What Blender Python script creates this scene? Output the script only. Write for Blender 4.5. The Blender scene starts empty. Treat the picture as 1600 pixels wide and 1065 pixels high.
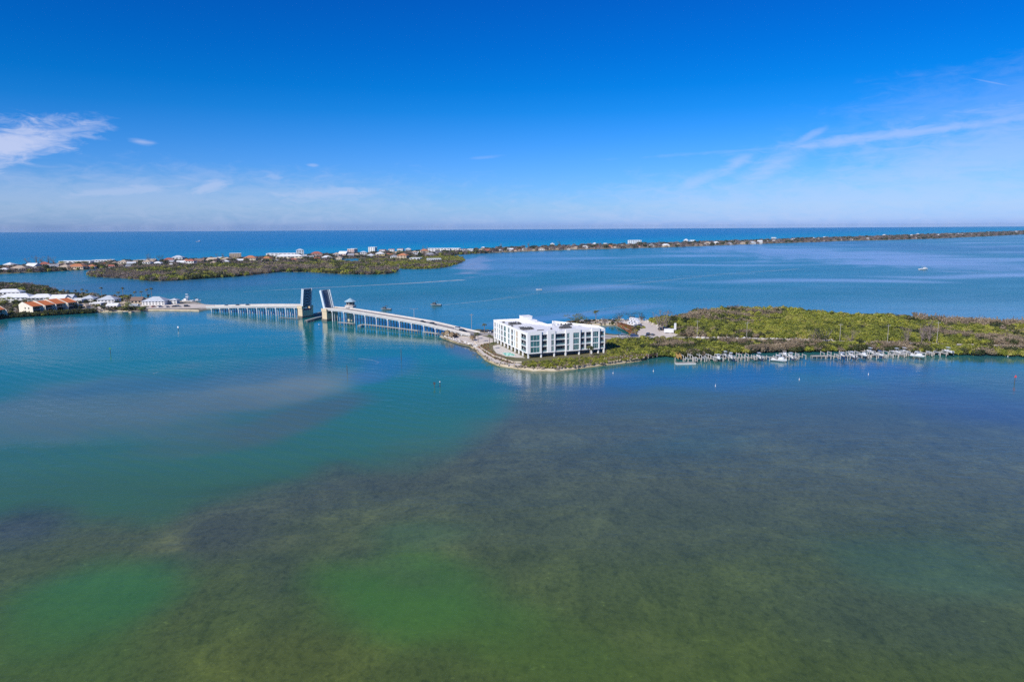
import bpy, math, random
import numpy as np
from mathutils import Vector, Matrix
from mathutils.geometry import tessellate_polygon

S = bpy.context.scene
COL = S.collection
R = math.radians
rnd = random.Random(7)

# ------------------------------------------------------------------ camera
CAM_H, PITCH, ROLL, FPX = 75.0, R(9.55), R(0.33), 1067.0
cp, sp, ca, sa = math.cos(PITCH), math.sin(PITCH), math.cos(ROLL), math.sin(ROLL)
FWD = Vector((0, cp, -sp))
R0, U0 = Vector((1, 0, 0)), Vector((0, sp, cp))
RT = R0 * ca - U0 * sa
UP = U0 * ca + R0 * sa
cam = bpy.data.cameras.new('camera')
cam.lens, cam.sensor_width, cam.clip_start, cam.clip_end = 24.0, 36.0, 1.0, 90000.0
camo = bpy.data.objects.new('camera', cam)
COL.objects.link(camo)
m = Matrix.Identity(4)
for i in range(3):
    m[i][0], m[i][1], m[i][2] = RT[i], UP[i], -FWD[i]
m[2][3] = CAM_H
camo.matrix_world = m
S.camera = camo


def P(x, y, z=0.0):
    """the place on the level z that the photograph shows at (x, y)"""
    d = FWD + RT * ((x - 800) / FPX) + UP * ((532.5 - y) / FPX)
    t = (z - CAM_H) / d.z
    return Vector((d.x * t, d.y * t, z))


def px_of(p):
    q = Vector(p) - Vector((0, 0, CAM_H))
    w = q.dot(FWD)
    return 800 + FPX * q.dot(RT) / w, 532.5 - FPX * q.dot(UP) / w


# ------------------------------------------------------------------ world and sun
SUN_EL = R(35)
TO_SUN = Vector((-0.62 * math.cos(SUN_EL), -0.785 * math.cos(SUN_EL), math.sin(SUN_EL))).normalized()
W = bpy.data.worlds.new('World')
S.world = W
W.use_nodes = True


class NT:
    """small helper to write node graphs as expressions"""
    def __init__(s, tree):
        s.t = tree

    def n(s, kind, **kw):
        nd = s.t.nodes.new(kind)
        for k, v in kw.items():
            setattr(nd, k, v)
        return nd

    def put(s, sock, v):
        if isinstance(v, bpy.types.NodeSocket):
            s.t.links.new(v, sock)
        elif v is not None:
            if isinstance(v, (tuple, list)) and len(v) == 3 and sock.type == 'RGBA':
                v = (*v, 1)
            sock.default_value = v

    def m(s, op, a, b=None, c=None, clamp=False):
        nd = s.n('ShaderNodeMath', operation=op, use_clamp=clamp)
        s.put(nd.inputs[0], a); s.put(nd.inputs[1], b); s.put(nd.inputs[2], c)
        return nd.outputs[0]

    def vm(s, op, a, b=None):
        nd = s.n('ShaderNodeVectorMath', operation=op)
        s.put(nd.inputs[0], a); s.put(nd.inputs[1], b)
        return nd.outputs['Value'] if op in ('LENGTH', 'DOT_PRODUCT', 'DISTANCE') else nd.outputs[0]

    def mix(s, f, a, b, blend='MIX'):
        nd = s.n('ShaderNodeMix', data_type='RGBA', blend_type=blend)
        s.put(nd.inputs[0], f); s.put(nd.inputs[6], a); s.put(nd.inputs[7], b)
        return nd.outputs[2]

    def noise(s, vec, scale, detail=3, rough=0.55, dist=0.0):
        nd = s.n('ShaderNodeTexNoise')
        s.put(nd.inputs['Vector'], vec)
        nd.inputs['Scale'].default_value = scale
        nd.inputs['Detail'].default_value = detail
        nd.inputs['Roughness'].default_value = rough
        nd.inputs['Distortion'].default_value = dist
        return nd.outputs[0]

    def scale(s, vec, sc, rotz=0.0):
        nd = s.n('ShaderNodeMapping')
        s.put(nd.inputs[0], vec)
        nd.inputs['Scale'].default_value = sc
        nd.inputs['Rotation'].default_value = (0, 0, rotz)
        return nd.outputs[0]

    def ramp(s, f, stops, interp='LINEAR'):
        nd = s.n('ShaderNodeValToRGB')
        nd.color_ramp.interpolation = interp
        e = nd.color_ramp.elements
        while len(e) < len(stops):
            e.new(0.5)
        for i, (p, c) in enumerate(stops):
            e[i].position = p
            e[i].color = (*c, 1) if len(c) == 3 else c
        s.put(nd.inputs[0], f)
        return nd.outputs[0]

    def step(s, v, lo, hi):
        nd = s.n('ShaderNodeMapRange', interpolation_type='SMOOTHSTEP')
        s.put(nd.inputs[0], v)
        s.put(nd.inputs[1], lo); s.put(nd.inputs[2], hi)
        return nd.outputs[0]


g = NT(W.node_tree)
bg = W.node_tree.nodes['Background']
sky = g.n('ShaderNodeTexSky', sky_type='NISHITA', sun_disc=False)
sky.sun_elevation = SUN_EL
sky.sun_rotation = math.atan2(TO_SUN.x, TO_SUN.y)
sky.air_density, sky.dust_density, sky.ozone_density = 1.0, 0.3, 3.0
geo = g.n('ShaderNodeTexCoord').outputs['Generated']
sep = g.n('ShaderNodeSeparateXYZ'); g.put(sep.inputs[0], geo)
zc = g.m('MAXIMUM', sep.outputs[2], 0.002)
cmb = g.n('ShaderNodeCombineXYZ')
g.put(cmb.inputs[0], sep.outputs[0]); g.put(cmb.inputs[1], sep.outputs[1]); g.put(cmb.inputs[2], zc)
dirv = g.vm('NORMALIZE', cmb.outputs[0])
g.put(sky.inputs[0], dirv)
# the clear saturated blue of this day: the sky's own colour graded by height above the horizon, all the way round
tint = g.ramp(g.m('MULTIPLY', zc, 2.0), [
    (0.000, (0.36, 0.60, 1.55)), (0.015, (0.42, 0.70, 1.58)), (0.05, (0.41, 0.71, 1.42)), (0.10, (0.33, 0.68, 1.38)),
    (0.17, (0.23, 0.63, 1.38)), (0.24, (0.13, 0.58, 1.30)), (0.31, (0.04, 0.53, 1.22)), (0.37, (0.010, 0.49, 1.18)),
    (0.46, (0.004, 0.44, 1.16)), (0.60, (0.006, 0.38, 1.12)), (1.0, (0.012, 0.36, 1.05))])
base = g.mix(1.0, sky.outputs[0], tint, 'MULTIPLY')
# thin cirrus, laid out by azimuth and height
az = g.m('ARCTAN2', sep.outputs[0], sep.outputs[1])
el = g.m('ARCSINE', zc)
cv = g.n('ShaderNodeCombineXYZ'); g.put(cv.inputs[0], az); g.put(cv.inputs[1], el)
AE = cv.outputs[0]


def azel(x, y):
    d = (FWD + RT * ((x - 800) / FPX) + UP * ((532.5 - y) / FPX)).normalized()
    return math.atan2(d.x, d.y), math.asin(d.z)


wisp = g.noise(g.scale(AE, (7, 30, 1), R(8)), 1.3, 6, 0.62, 0.6)
fine = g.noise(g.scale(AE, (22, 70, 1), R(14)), 1.3, 6, 0.65, 0.9)
warp = g.m('ADD', g.m('MULTIPLY', g.m('SUBTRACT', wisp, 0.5), 1.5), g.m('MULTIPLY', g.m('SUBTRACT', fine, 0.5), 1.7))


def patch(x, y, rx, ry, rot, amount, soft=0.9, wgt=1.0):
    a, e = azel(x, y)
    v = g.vm('SUBTRACT', AE, (a, e, 0))
    v = g.scale(v, (FPX / rx, FPX / ry, 1), 0)
    if rot:
        # turn first, stretch afterwards
        v = g.scale(g.scale(g.vm('SUBTRACT', AE, (a, e, 0)), (1, 1, 1), -R(rot)), (FPX / rx, FPX / ry, 1))
    d = g.m('SUBTRACT', g.vm('LENGTH', v), g.m('MULTIPLY', warp, wgt))
    return g.m('MULTIPLY', g.step(d, 1.0 + soft * 0.4, 1.0 - soft), amount)


parts = [
    patch(12, 228, 92, 24, 17, 0.8, 0.85, 1.2), patch(100, 204, 44, 6, 10, 0.5, 1.0), patch(220, 221, 15, 4, -6, 0.42, 1.0),
    patch(130, 212, 22, 3, -8, 0.35, 1.0), patch(185, 299, 110, 9, 6, 0.46), patch(60, 292, 60, 5, -4, 0.28),
    patch(325, 294, 46, 11, 14, 0.50), patch(300, 310, 110, 12, 2, 0.25), patch(500, 305, 100, 14, 4, 0.44), patch(430, 277, 16, 5, -8, 0.3),
    patch(488, 258, 9, 2.5, 0, 0.3), patch(760, 246, 30, 2.5, 4, 0.15), patch(1085, 286, 44, 11, 22, 0.34, 1.1), patch(1150, 256, 36, 11, 26, 0.40, 1.1), patch(1205, 260, 66, 18, 27, 0.38, 1.1),
    patch(1265, 213, 28, 6, 28, 0.3), patch(1450, 204, 230, 8, 4, 0.44, 1.0), patch(1330, 222, 300, 3, 2, 0.16),
    patch(1450, 268, 260, 30, 8, 0.38, 1.1), patch(1560, 240, 190, 70, 8, 0.34, 1.0), patch(1551, 129, 28, 1.3, -18, 0.25, 0.9, 0.4),
    patch(1560, 160, 190, 45, 6, 0.13, 1.0), patch(1400, 306, 560, 42, 2, 0.34, 1.0), patch(200, 308, 460, 40, 0, 0.30, 1.0)]
cl = parts[0]
for q in parts[1:]:
    cl = g.m('MAXIMUM', cl, q)
# scattered cirrus over the rest of the sky
rest = g.m('MULTIPLY', g.step(g.noise(g.scale(AE, (2.2, 5.5, 1), R(10)), 1.0, 7, 0.62, 0.8), 0.55, 0.85),
           g.m('MULTIPLY', g.step(g.m('ABSOLUTE', az), 0.72, 1.2), 0.45))
cl = g.m('MAXIMUM', cl, rest, clamp=True)
skyc = g.mix(cl, base, (6.1, 6.7, 9.0))
g.put(bg.inputs[0], skyc)
bg.inputs[1].default_value = 0.1

sun = bpy.data.lights.new('sun', 'SUN')
sun.energy, sun.angle, sun.color = 4.9, R(0.53), (1.0, 0.95, 0.87)
suno = bpy.data.objects.new('sun', sun)
COL.objects.link(suno)
suno.rotation_euler = (-TO_SUN).to_track_quat('-Z', 'Y').to_euler()
S.view_settings.view_transform = 'Standard'
S.view_settings.look = 'None'
S.view_settings.exposure = 0.0
S.view_settings.gamma = 1.0
S.view_settings.use_curve_mapping = False
S.cycles.max_bounces = 6
S.cycles.transparent_max_bounces = 12
S.cycles.use_denoising = False


# ------------------------------------------------------------------ materials
def new_mat(name):
    mt = bpy.data.materials.new(name)
    mt.use_nodes = True
    return mt, NT(mt.node_tree), mt.node_tree.nodes['Principled BSDF']


MATS = {}


def mat(name, c, rough=0.7, var=0.18, scale=0.6, metal=0.0, spec=0.4, dirt=None):
    """a weathered plain surface: colour drifting with noise at two sizes"""
    if name in MATS:
        return MATS[name]
    mt, n, bs = new_mat(name)
    pos = n.n('ShaderNodeTexCoord').outputs['Object']
    a = n.noise(pos, scale, 5, 0.6)
    b = n.noise(n.scale(pos, (1, 1, 0.25)), scale * 4.3, 4, 0.6)
    f = n.m('ADD', n.m('MULTIPLY', a, 0.6), n.m('MULTIPLY', b, 0.4))
    lo = tuple(v * (1 - var) for v in c)
    hi = tuple(min(1, v * (1 + var)) for v in c)
    colr = n.ramp(f, [(0.3, lo), (0.7, hi)])
    if dirt:
        colr = n.mix(n.step(b, 0.55, 0.75), colr, dirt)
    n.put(bs.inputs['Base Color'], colr)
    n.put(bs.inputs['Roughness'], n.m('ADD', n.m('MULTIPLY', a, 0.2), rough - 0.1))
    bs.inputs['Metallic'].default_value = metal
    bs.inputs['Specular IOR Level'].default_value = spec
    MATS[name] = mt
    return mt


WHITE = mat('white_stucco', (0.86, 0.85, 0.82), 0.6, 0.04, 0.25)
ROOFW = mat('white_roof_membrane', (0.86, 0.85, 0.83), 0.6, 0.05, 0.15, dirt=(0.74, 0.73, 0.71))
GREYW = mat('pale_grey_panel', (0.52, 0.53, 0.56), 0.6, 0.06)
TANP = mat('tan_panel', (0.50, 0.40, 0.28), 0.6, 0.1)
DARKM = mat('dark_equipment', (0.10, 0.10, 0.10), 0.6, 0.3, 1.5)
FRAMEW = mat('white_window_frame', (0.70, 0.71, 0.72), 0.4, 0.03)
CONC = mat('bridge_concrete', (0.56, 0.53, 0.49), 0.8, 0.14, 0.2, dirt=(0.38, 0.35, 0.31))
PILEM = mat('pale_concrete_pile', (0.50, 0.52, 0.53), 0.8, 0.14, 0.4, dirt=(0.32, 0.31, 0.29))
PIERM = mat('tan_pier_concrete', (0.62, 0.50, 0.33), 0.8, 0.14, 0.25, dirt=(0.42, 0.32, 0.2))
STEELB = mat('painted_grey_blue_steel', (0.62, 0.70, 0.74), 0.5, 0.12, 0.4)
GRATE = mat('dark_steel_grating', (0.14, 0.165, 0.20), 0.6, 0.3, 0.6)
ASPH = mat('worn_asphalt', (0.30, 0.28, 0.27), 0.9, 0.12, 0.12)
SANDP = mat('shell_parking_lot', (0.66, 0.58, 0.49), 0.95, 0.12, 0.12, dirt=(0.50, 0.43, 0.35))
TIMB = mat('weathered_timber', (0.27, 0.25, 0.22), 0.85, 0.3, 0.8)
TIMBP = mat('pale_timber', (0.42, 0.38, 0.33), 0.85, 0.25, 0.8)
TIMBO = mat('orange_new_timber', (0.50, 0.30, 0.10), 0.8, 0.2, 0.8)
BROWN = mat('brown_boardwalk_wood', (0.22, 0.12, 0.085), 0.85, 0.25, 0.8)
RUST = mat('rusty_retaining_boards', (0.32, 0.13, 0.06), 0.9, 0.3, 0.5)
MULCH = mat('brown_mulch', (0.26, 0.17, 0.11), 0.95, 0.35, 0.5, dirt=(0.22, 0.2, 0.08))
PAVE = mat('pale_pool_paving', (0.62, 0.57, 0.50), 0.8, 0.07, 0.4)
TERRA = mat('orange_roof_tiles', (0.66, 0.19, 0.055), 0.8, 0.2, 0.5)
CREAM = mat('cream_stucco', (0.80, 0.74, 0.60), 0.8, 0.07, 0.3)
MARK = mat('road_marking_paint', (0.72, 0.68, 0.5), 0.7, 0.08)
RUBBER = mat('black_rubber', (0.02, 0.02, 0.02), 0.8)
GELW = mat('white_gelcoat', (0.72, 0.72, 0.72), 0.25, 0.03)
BARK = mat('grey_bark', (0.22, 0.18, 0.15), 0.9, 0.3, 1.0)
WOODG = mat('grey_dock_pile', (0.45, 0.41, 0.37), 0.9, 0.25, 0.8)
GREENM = mat('green_awning', (0.06, 0.24, 0.18), 0.7, 0.15)


def glass(name, c, rough=0.06, var=0.5):
    mt, n, bs = new_mat(name)
    oi = n.n('ShaderNodeObjectInfo').outputs['Random']
    pos = n.n('ShaderNodeTexCoord').outputs['Object']
    nz = n.noise(pos, 0.5, 2)
    f = n.m('ADD', n.m('MULTIPLY', oi, 0.65), n.m('MULTIPLY', nz, 0.35))
    n.put(bs.inputs['Base Color'], n.ramp(f, [(0.1, tuple(v * (1 - var) for v in c)), (0.9, tuple(v * (1 + var) for v in c))]))
    bs.inputs['Roughness'].default_value = rough
    bs.inputs['IOR'].default_value = 1.5
    MATS[name] = mt
    return mt


GL_TEAL = glass('teal_window_glass', (0.055, 0.16, 0.165))
GL_DARK = glass('dark_balcony_glass', (0.03, 0.045, 0.07))
GL_HOUSE = glass('house_window_glass', (0.035, 0.045, 0.055))
mt, n, bs = new_mat('glass_railing')
tr = n.n('ShaderNodeBsdfTransparent'); tr.inputs[0].default_value = (0.72, 0.86, 0.86, 1)
bs.inputs['Base Color'].default_value = (0.25, 0.38, 0.40, 1); bs.inputs['Roughness'].default_value = 0.05
ms = n.n('ShaderNodeMixShader'); ms.inputs[0].default_value = 0.45
n.put(ms.inputs[1], tr.outputs[0]); n.put(ms.inputs[2], bs.outputs[0])
n.put(mt.node_tree.nodes['Material Output'].inputs[0], ms.outputs[0])
RAILG = mt
mt, n, bs = new_mat('pool_water')
pos = n.n('ShaderNodeTexCoord').outputs['Object']
n.put(bs.inputs['Base Color'], n.ramp(n.noise(pos, 0.8, 3), [(0.3, (0.10, 0.48, 0.36)), (0.7, (0.22, 0.66, 0.52))]))
bs.inputs['Roughness'].default_value = 0.08
POOLM = mt


def leaf_mat(name, stops, bare=None, region=0.012, trans=0.25):
    """foliage: clump colour by instance, drifting over the ground it grows on"""
    mt, n, bs = new_mat(name)
    oi = n.n('ShaderNodeObjectInfo').outputs['Random']
    pos = n.n('ShaderNodeNewGeometry').outputs['Position']
    far = n.noise(pos, region, 4, 0.6)
    near = n.noise(pos, 0.55, 3, 0.6)
    f = n.m('ADD', n.m('MULTIPLY', oi, 0.34), n.m('MULTIPLY', far, 0.5))
    f = n.m('ADD', f, n.m('MULTIPLY', near, 0.22))
    f = n.m('SUBTRACT', n.m('MULTIPLY', f, 1.7), 0.4)
    c = n.ramp(f, stops)
    n.put(bs.inputs['Base Color'], c)
    bs.inputs['Roughness'].default_value = 0.6
    bs.inputs['Specular IOR Level'].default_value = 0.25
    tl = n.n('ShaderNodeBsdfTranslucent'); n.put(tl.inputs[0], c)
    ms = n.n('ShaderNodeMixShader'); ms.inputs[0].default_value = trans
    n.put(ms.inputs[1], bs.outputs[0]); n.put(ms.inputs[2], tl.outputs[0])
    n.put(mt.node_tree.nodes['Material Output'].inputs[0], ms.outputs[0])
    MATS[name] = mt
    return mt


LEAF = leaf_mat('mangrove_leaves', [(0.05, (0.075, 0.09, 0.022)), (0.35, (0.195, 0.225, 0.035)), (0.65, (0.35, 0.36, 0.05)), (1.0, (0.43, 0.36, 0.12))])
TWIG = leaf_mat('bare_grey_twigs', [(0.05, (0.13, 0.105, 0.075)), (0.5, (0.29, 0.225, 0.15)), (1.0, (0.42, 0.33, 0.22))], trans=0.1)
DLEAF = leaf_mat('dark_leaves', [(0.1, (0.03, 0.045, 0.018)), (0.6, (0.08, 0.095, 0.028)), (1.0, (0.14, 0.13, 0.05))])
FROND = leaf_mat('palm_fronds', [(0.1, (0.06, 0.075, 0.03)), (0.6, (0.12, 0.13, 0.05)), (1.0, (0.24, 0.19, 0.10))])
PURP = leaf_mat('leafless_crowns', [(0.1, (0.13, 0.10, 0.09)), (0.6, (0.22, 0.17, 0.15)), (1.0, (0.32, 0.25, 0.21))], trans=0.1)


# ------------------------------------------------------------------ mesh helpers
class MB:
    def __init__(s):
        s.v, s.f, s.mi = [], [], []

    def face(s, pts, mi=0):
        k = len(s.v)
        s.v += [tuple(p) for p in pts]
        s.f.append(tuple(range(k, k + len(pts))))
        s.mi.append(mi)

    def obox(s, o, a, b, c, mi=0):
        """box from a corner and three edge vectors (a x b along c)"""
        o, a, b, c = Vector(o), Vector(a), Vector(b), Vector(c)
        k = len(s.v)
        s.v += [tuple(o + a * i + b * j + c * l) for l in (0, 1) for j in (0, 1) for i in (0, 1)]
        for q in ((0, 2, 3, 1), (4, 5, 7, 6), (0, 1, 5, 4), (1, 3, 7, 5), (3, 2, 6, 7), (2, 0, 4, 6)):
            s.f.append(tuple(k + i for i in q))
            s.mi.append(mi)
        return s

    def box(s, x, y, z0, sx, sy, sz, rz=0, mi=0):
        c, d = math.cos(rz), math.sin(rz)
        a, b = Vector((c * sx, d * sx, 0)), Vector((-d * sy, c * sy, 0))
        return s.obox(Vector((x, y, z0)) - a / 2 - b / 2, a, b, (0, 0, sz), mi)

    def cyl(s, p0, p1, r0, r1=None, n=8, mi=0):
        r1 = r0 if r1 is None else r1
        p0, p1 = Vector(p0), Vector(p1)
        d = (p1 - p0).normalized()
        u = d.orthogonal().normalized()
        w = d.cross(u)
        k = len(s.v)
        for p, r in ((p0, r0), (p1, r1)):
            for i in range(n):
                t = 2 * math.pi * i / n
                s.v.append(tuple(p + (u * math.cos(t) + w * math.sin(t)) * r))
        for i in range(n):
            j = (i + 1) % n
            s.f.append((k + i, k + j, k + n + j, k + n + i)); s.mi.append(mi)
        s.f.append(tuple(k + n + i for i in range(n))); s.mi.append(mi)
        s.f.append(tuple(k + i for i in reversed(range(n)))); s.mi.append(mi)
        return s

    def prism(s, pts, z0, z1, mi=0, top=None):
        n_ = len(pts)
        if sum(pts[i][0] * pts[(i + 1) % n_][1] - pts[(i + 1) % n_][0] * pts[i][1] for i in range(n_)) < 0:
            pts = pts[::-1]
        k = len(s.v)
        s.v += [(p[0], p[1], z0) for p in pts] + [(p[0], p[1], z1) for p in pts]
        for i in range(n_):
            j = (i + 1) % n_
            s.f.append((k + i, k + j, k + n_ + j, k + n_ + i)); s.mi.append(mi)
        for t in tessellate_polygon([[Vector((p[0], p[1], 0)) for p in pts]]):
            a, b, c = (Vector(pts[i][:2]) for i in t)
            if (b - a).cross(c - a) < 0:
                t = t[::-1]
            s.f.append(tuple(k + n_ + i for i in t)); s.mi.append(mi if top is None else top)
            s.f.append(tuple(k + i for i in reversed(t))); s.mi.append(mi)
        return s

    def mesh(s, name, mats, smooth=False):
        me = bpy.data.meshes.new(name)
        me.from_pydata(s.v, [], s.f)
        for q in (mats if isinstance(mats, (list, tuple)) else [mats]):
            me.materials.append(q)
        me.polygons.foreach_set('material_index', s.mi)
        if smooth:
            me.polygons.foreach_set('use_smooth', [True] * len(s.f))
        me.update()
        return me

    def build(s, name, mats, parent=None, smooth=False):
        return link(name, s.mesh(name, mats, smooth), parent)


def link(name, me, parent=None, loc=(0, 0, 0), rz=0.0, sc=None):
    o = bpy.data.objects.new(name, me)
    COL.objects.link(o)
    if parent:
        o.parent = parent
    o.location = loc
    o.rotation_euler = (0, 0, rz)
    if sc:
        o.scale = sc
    return o


def tag(o, label=None, cat=None, group=None, kind=None):
    for k, v in (('label', label), ('category', cat), ('group', group), ('kind', kind)):
        if v:
            o[k] = v
    return o


def thing(name, loc, rz, label, cat, group=None):
    o = bpy.data.objects.new(name, None)
    COL.objects.link(o)
    o.location = loc
    o.rotation_euler = (0, 0, rz)
    o.empty_display_size = 0.5
    return tag(o, label, cat, group)


def copy_tree(o, parent=None, loc=None, rz=None, label=None, group=None, sc=None):
    c = o.copy()
    COL.objects.link(c)
    if parent:
        c.parent = parent
    if loc is not None:
        c.location = loc
    if rz is not None:
        c.rotation_euler = (0, 0, rz)
    if sc is not None:
        c.scale = (sc, sc, sc)
    if label:
        c['label'] = label
    if group:
        c['group'] = group
    for ch in list(o.children):
        copy_tree(ch, c)
    return c


ONES = ('first second third fourth fifth sixth seventh eighth ninth tenth eleventh twelfth thirteenth fourteenth fifteenth sixteenth seventeenth '
        'eighteenth nineteenth').split()
TENS = 'twent thirt fort fift sixt sevent eight ninet'.split()


def ordinal(k):
    k += 1
    if k < 20:
        return ONES[k - 1]
    return TENS[k // 10 - 2] + ('ieth' if k % 10 == 0 else 'y-' + ONES[k % 10 - 1])


def pts(seq, z=0.0):
    return [P(x, y, z) for x, y in seq]


def inside(x, y, poly):
    c = False
    j = len(poly) - 1
    for i in range(len(poly)):
        xi, yi, xj, yj = poly[i][0], poly[i][1], poly[j][0], poly[j][1]
        if (yi > y) != (yj > y) and x < (xj - xi) * (y - yi) / (yj - yi) + xi:
            c = not c
        j = i
    return c


def densify(poly, step, jit=0.0, rr=rnd):
    out = []
    for i in range(len(poly)):
        a, b = Vector(poly[i][:2]), Vector(poly[(i + 1) % len(poly)][:2])
        k = max(1, int((b - a).length / step))
        for t in range(k):
            p = a.lerp(b, t / k)
            if t and jit:
                p += Vector((rr.uniform(-jit, jit), rr.uniform(-jit, jit)))
            out.append(p)
    return out


def land(name, poly, z, shore, mats, step=12.0, jit=1.2, label=None):
    """ground that rises from under the water over a sloping shore to a flat top"""
    ring = densify(poly, step, jit)
    k = len(ring)
    if sum(ring[i].x * ring[(i + 1) % k].y - ring[(i + 1) % k].x * ring[i].y for i in range(k)) < 0:
        ring.reverse()
    inner = []
    for i in range(k):
        t = (ring[(i + 1) % k] - ring[i - 1]).normalized()
        q = ring[i] + Vector((-t.y, t.x)) * shore
        inner.append(q if inside(q.x, q.y, ring) else ring[i].copy())
    b = MB()
    for i in range(k):
        j = (i + 1) % k
        b.face([(*ring[i], -0.7), (*ring[j], -0.7), (*inner[j], z), (*inner[i], z)], 1)
    for t in tessellate_polygon([[Vector((p.x, p.y, 0)) for p in inner]]):
        q = [inner[i] for i in t]
        if (q[1] - q[0]).cross(q[2] - q[0]) < 0:
            q.reverse()
        b.face([(*p, z) for p in q], 0)
    return tag(b.build(name, mats), kind='structure')


def sheet(name, poly, z, m_, kind='structure'):
    b = MB()
    q = [Vector(p[:2]) for p in poly]
    for t in tessellate_polygon([[Vector((p.x, p.y, 0)) for p in q]]):
        tri = [q[i] for i in t]
        if (tri[1] - tri[0]).cross(tri[2] - tri[0]) < 0:
            tri.reverse()
        b.face([(*p, z) for p in tri])
    return tag(b.build(name, m_), kind=kind)


def ribbon(name, line, half, z, m_, kind='structure', parent=None):
    b = MB()
    q = [Vector(p[:2]) for p in line]
    off = []
    for i in range(len(q)):
        t = (q[min(i + 1, len(q) - 1)] - q[max(i - 1, 0)]).normalized()
        off.append(Vector((-t.y, t.x)))
    for i in range(len(q) - 1):
        h0 = half[i] if isinstance(half, list) else half
        h1 = half[i + 1] if isinstance(half, list) else half
        b.face([(*(q[i] - off[i] * h0), z), (*(q[i + 1] - off[i + 1] * h1), z), (*(q[i + 1] + off[i + 1] * h1), z), (*(q[i] + off[i] * h0), z)])
    o = b.build(name, m_, parent)
    return tag(o, kind=kind) if kind else o

# ------------------------------------------------------------------ water
def lines(segs):
    out = []
    for a, b, st in segs:
        k = max(1, int(round((b - a) / st)))
        out += [a + (b - a) * i / k for i in range(k)]
    return np.array(out + [segs[-1][1]])


def smooth(v, lo, hi):
    t = np.clip((v - lo) / (hi - lo), 0, 1)
    return t * t * (3 - 2 * t)


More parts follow.
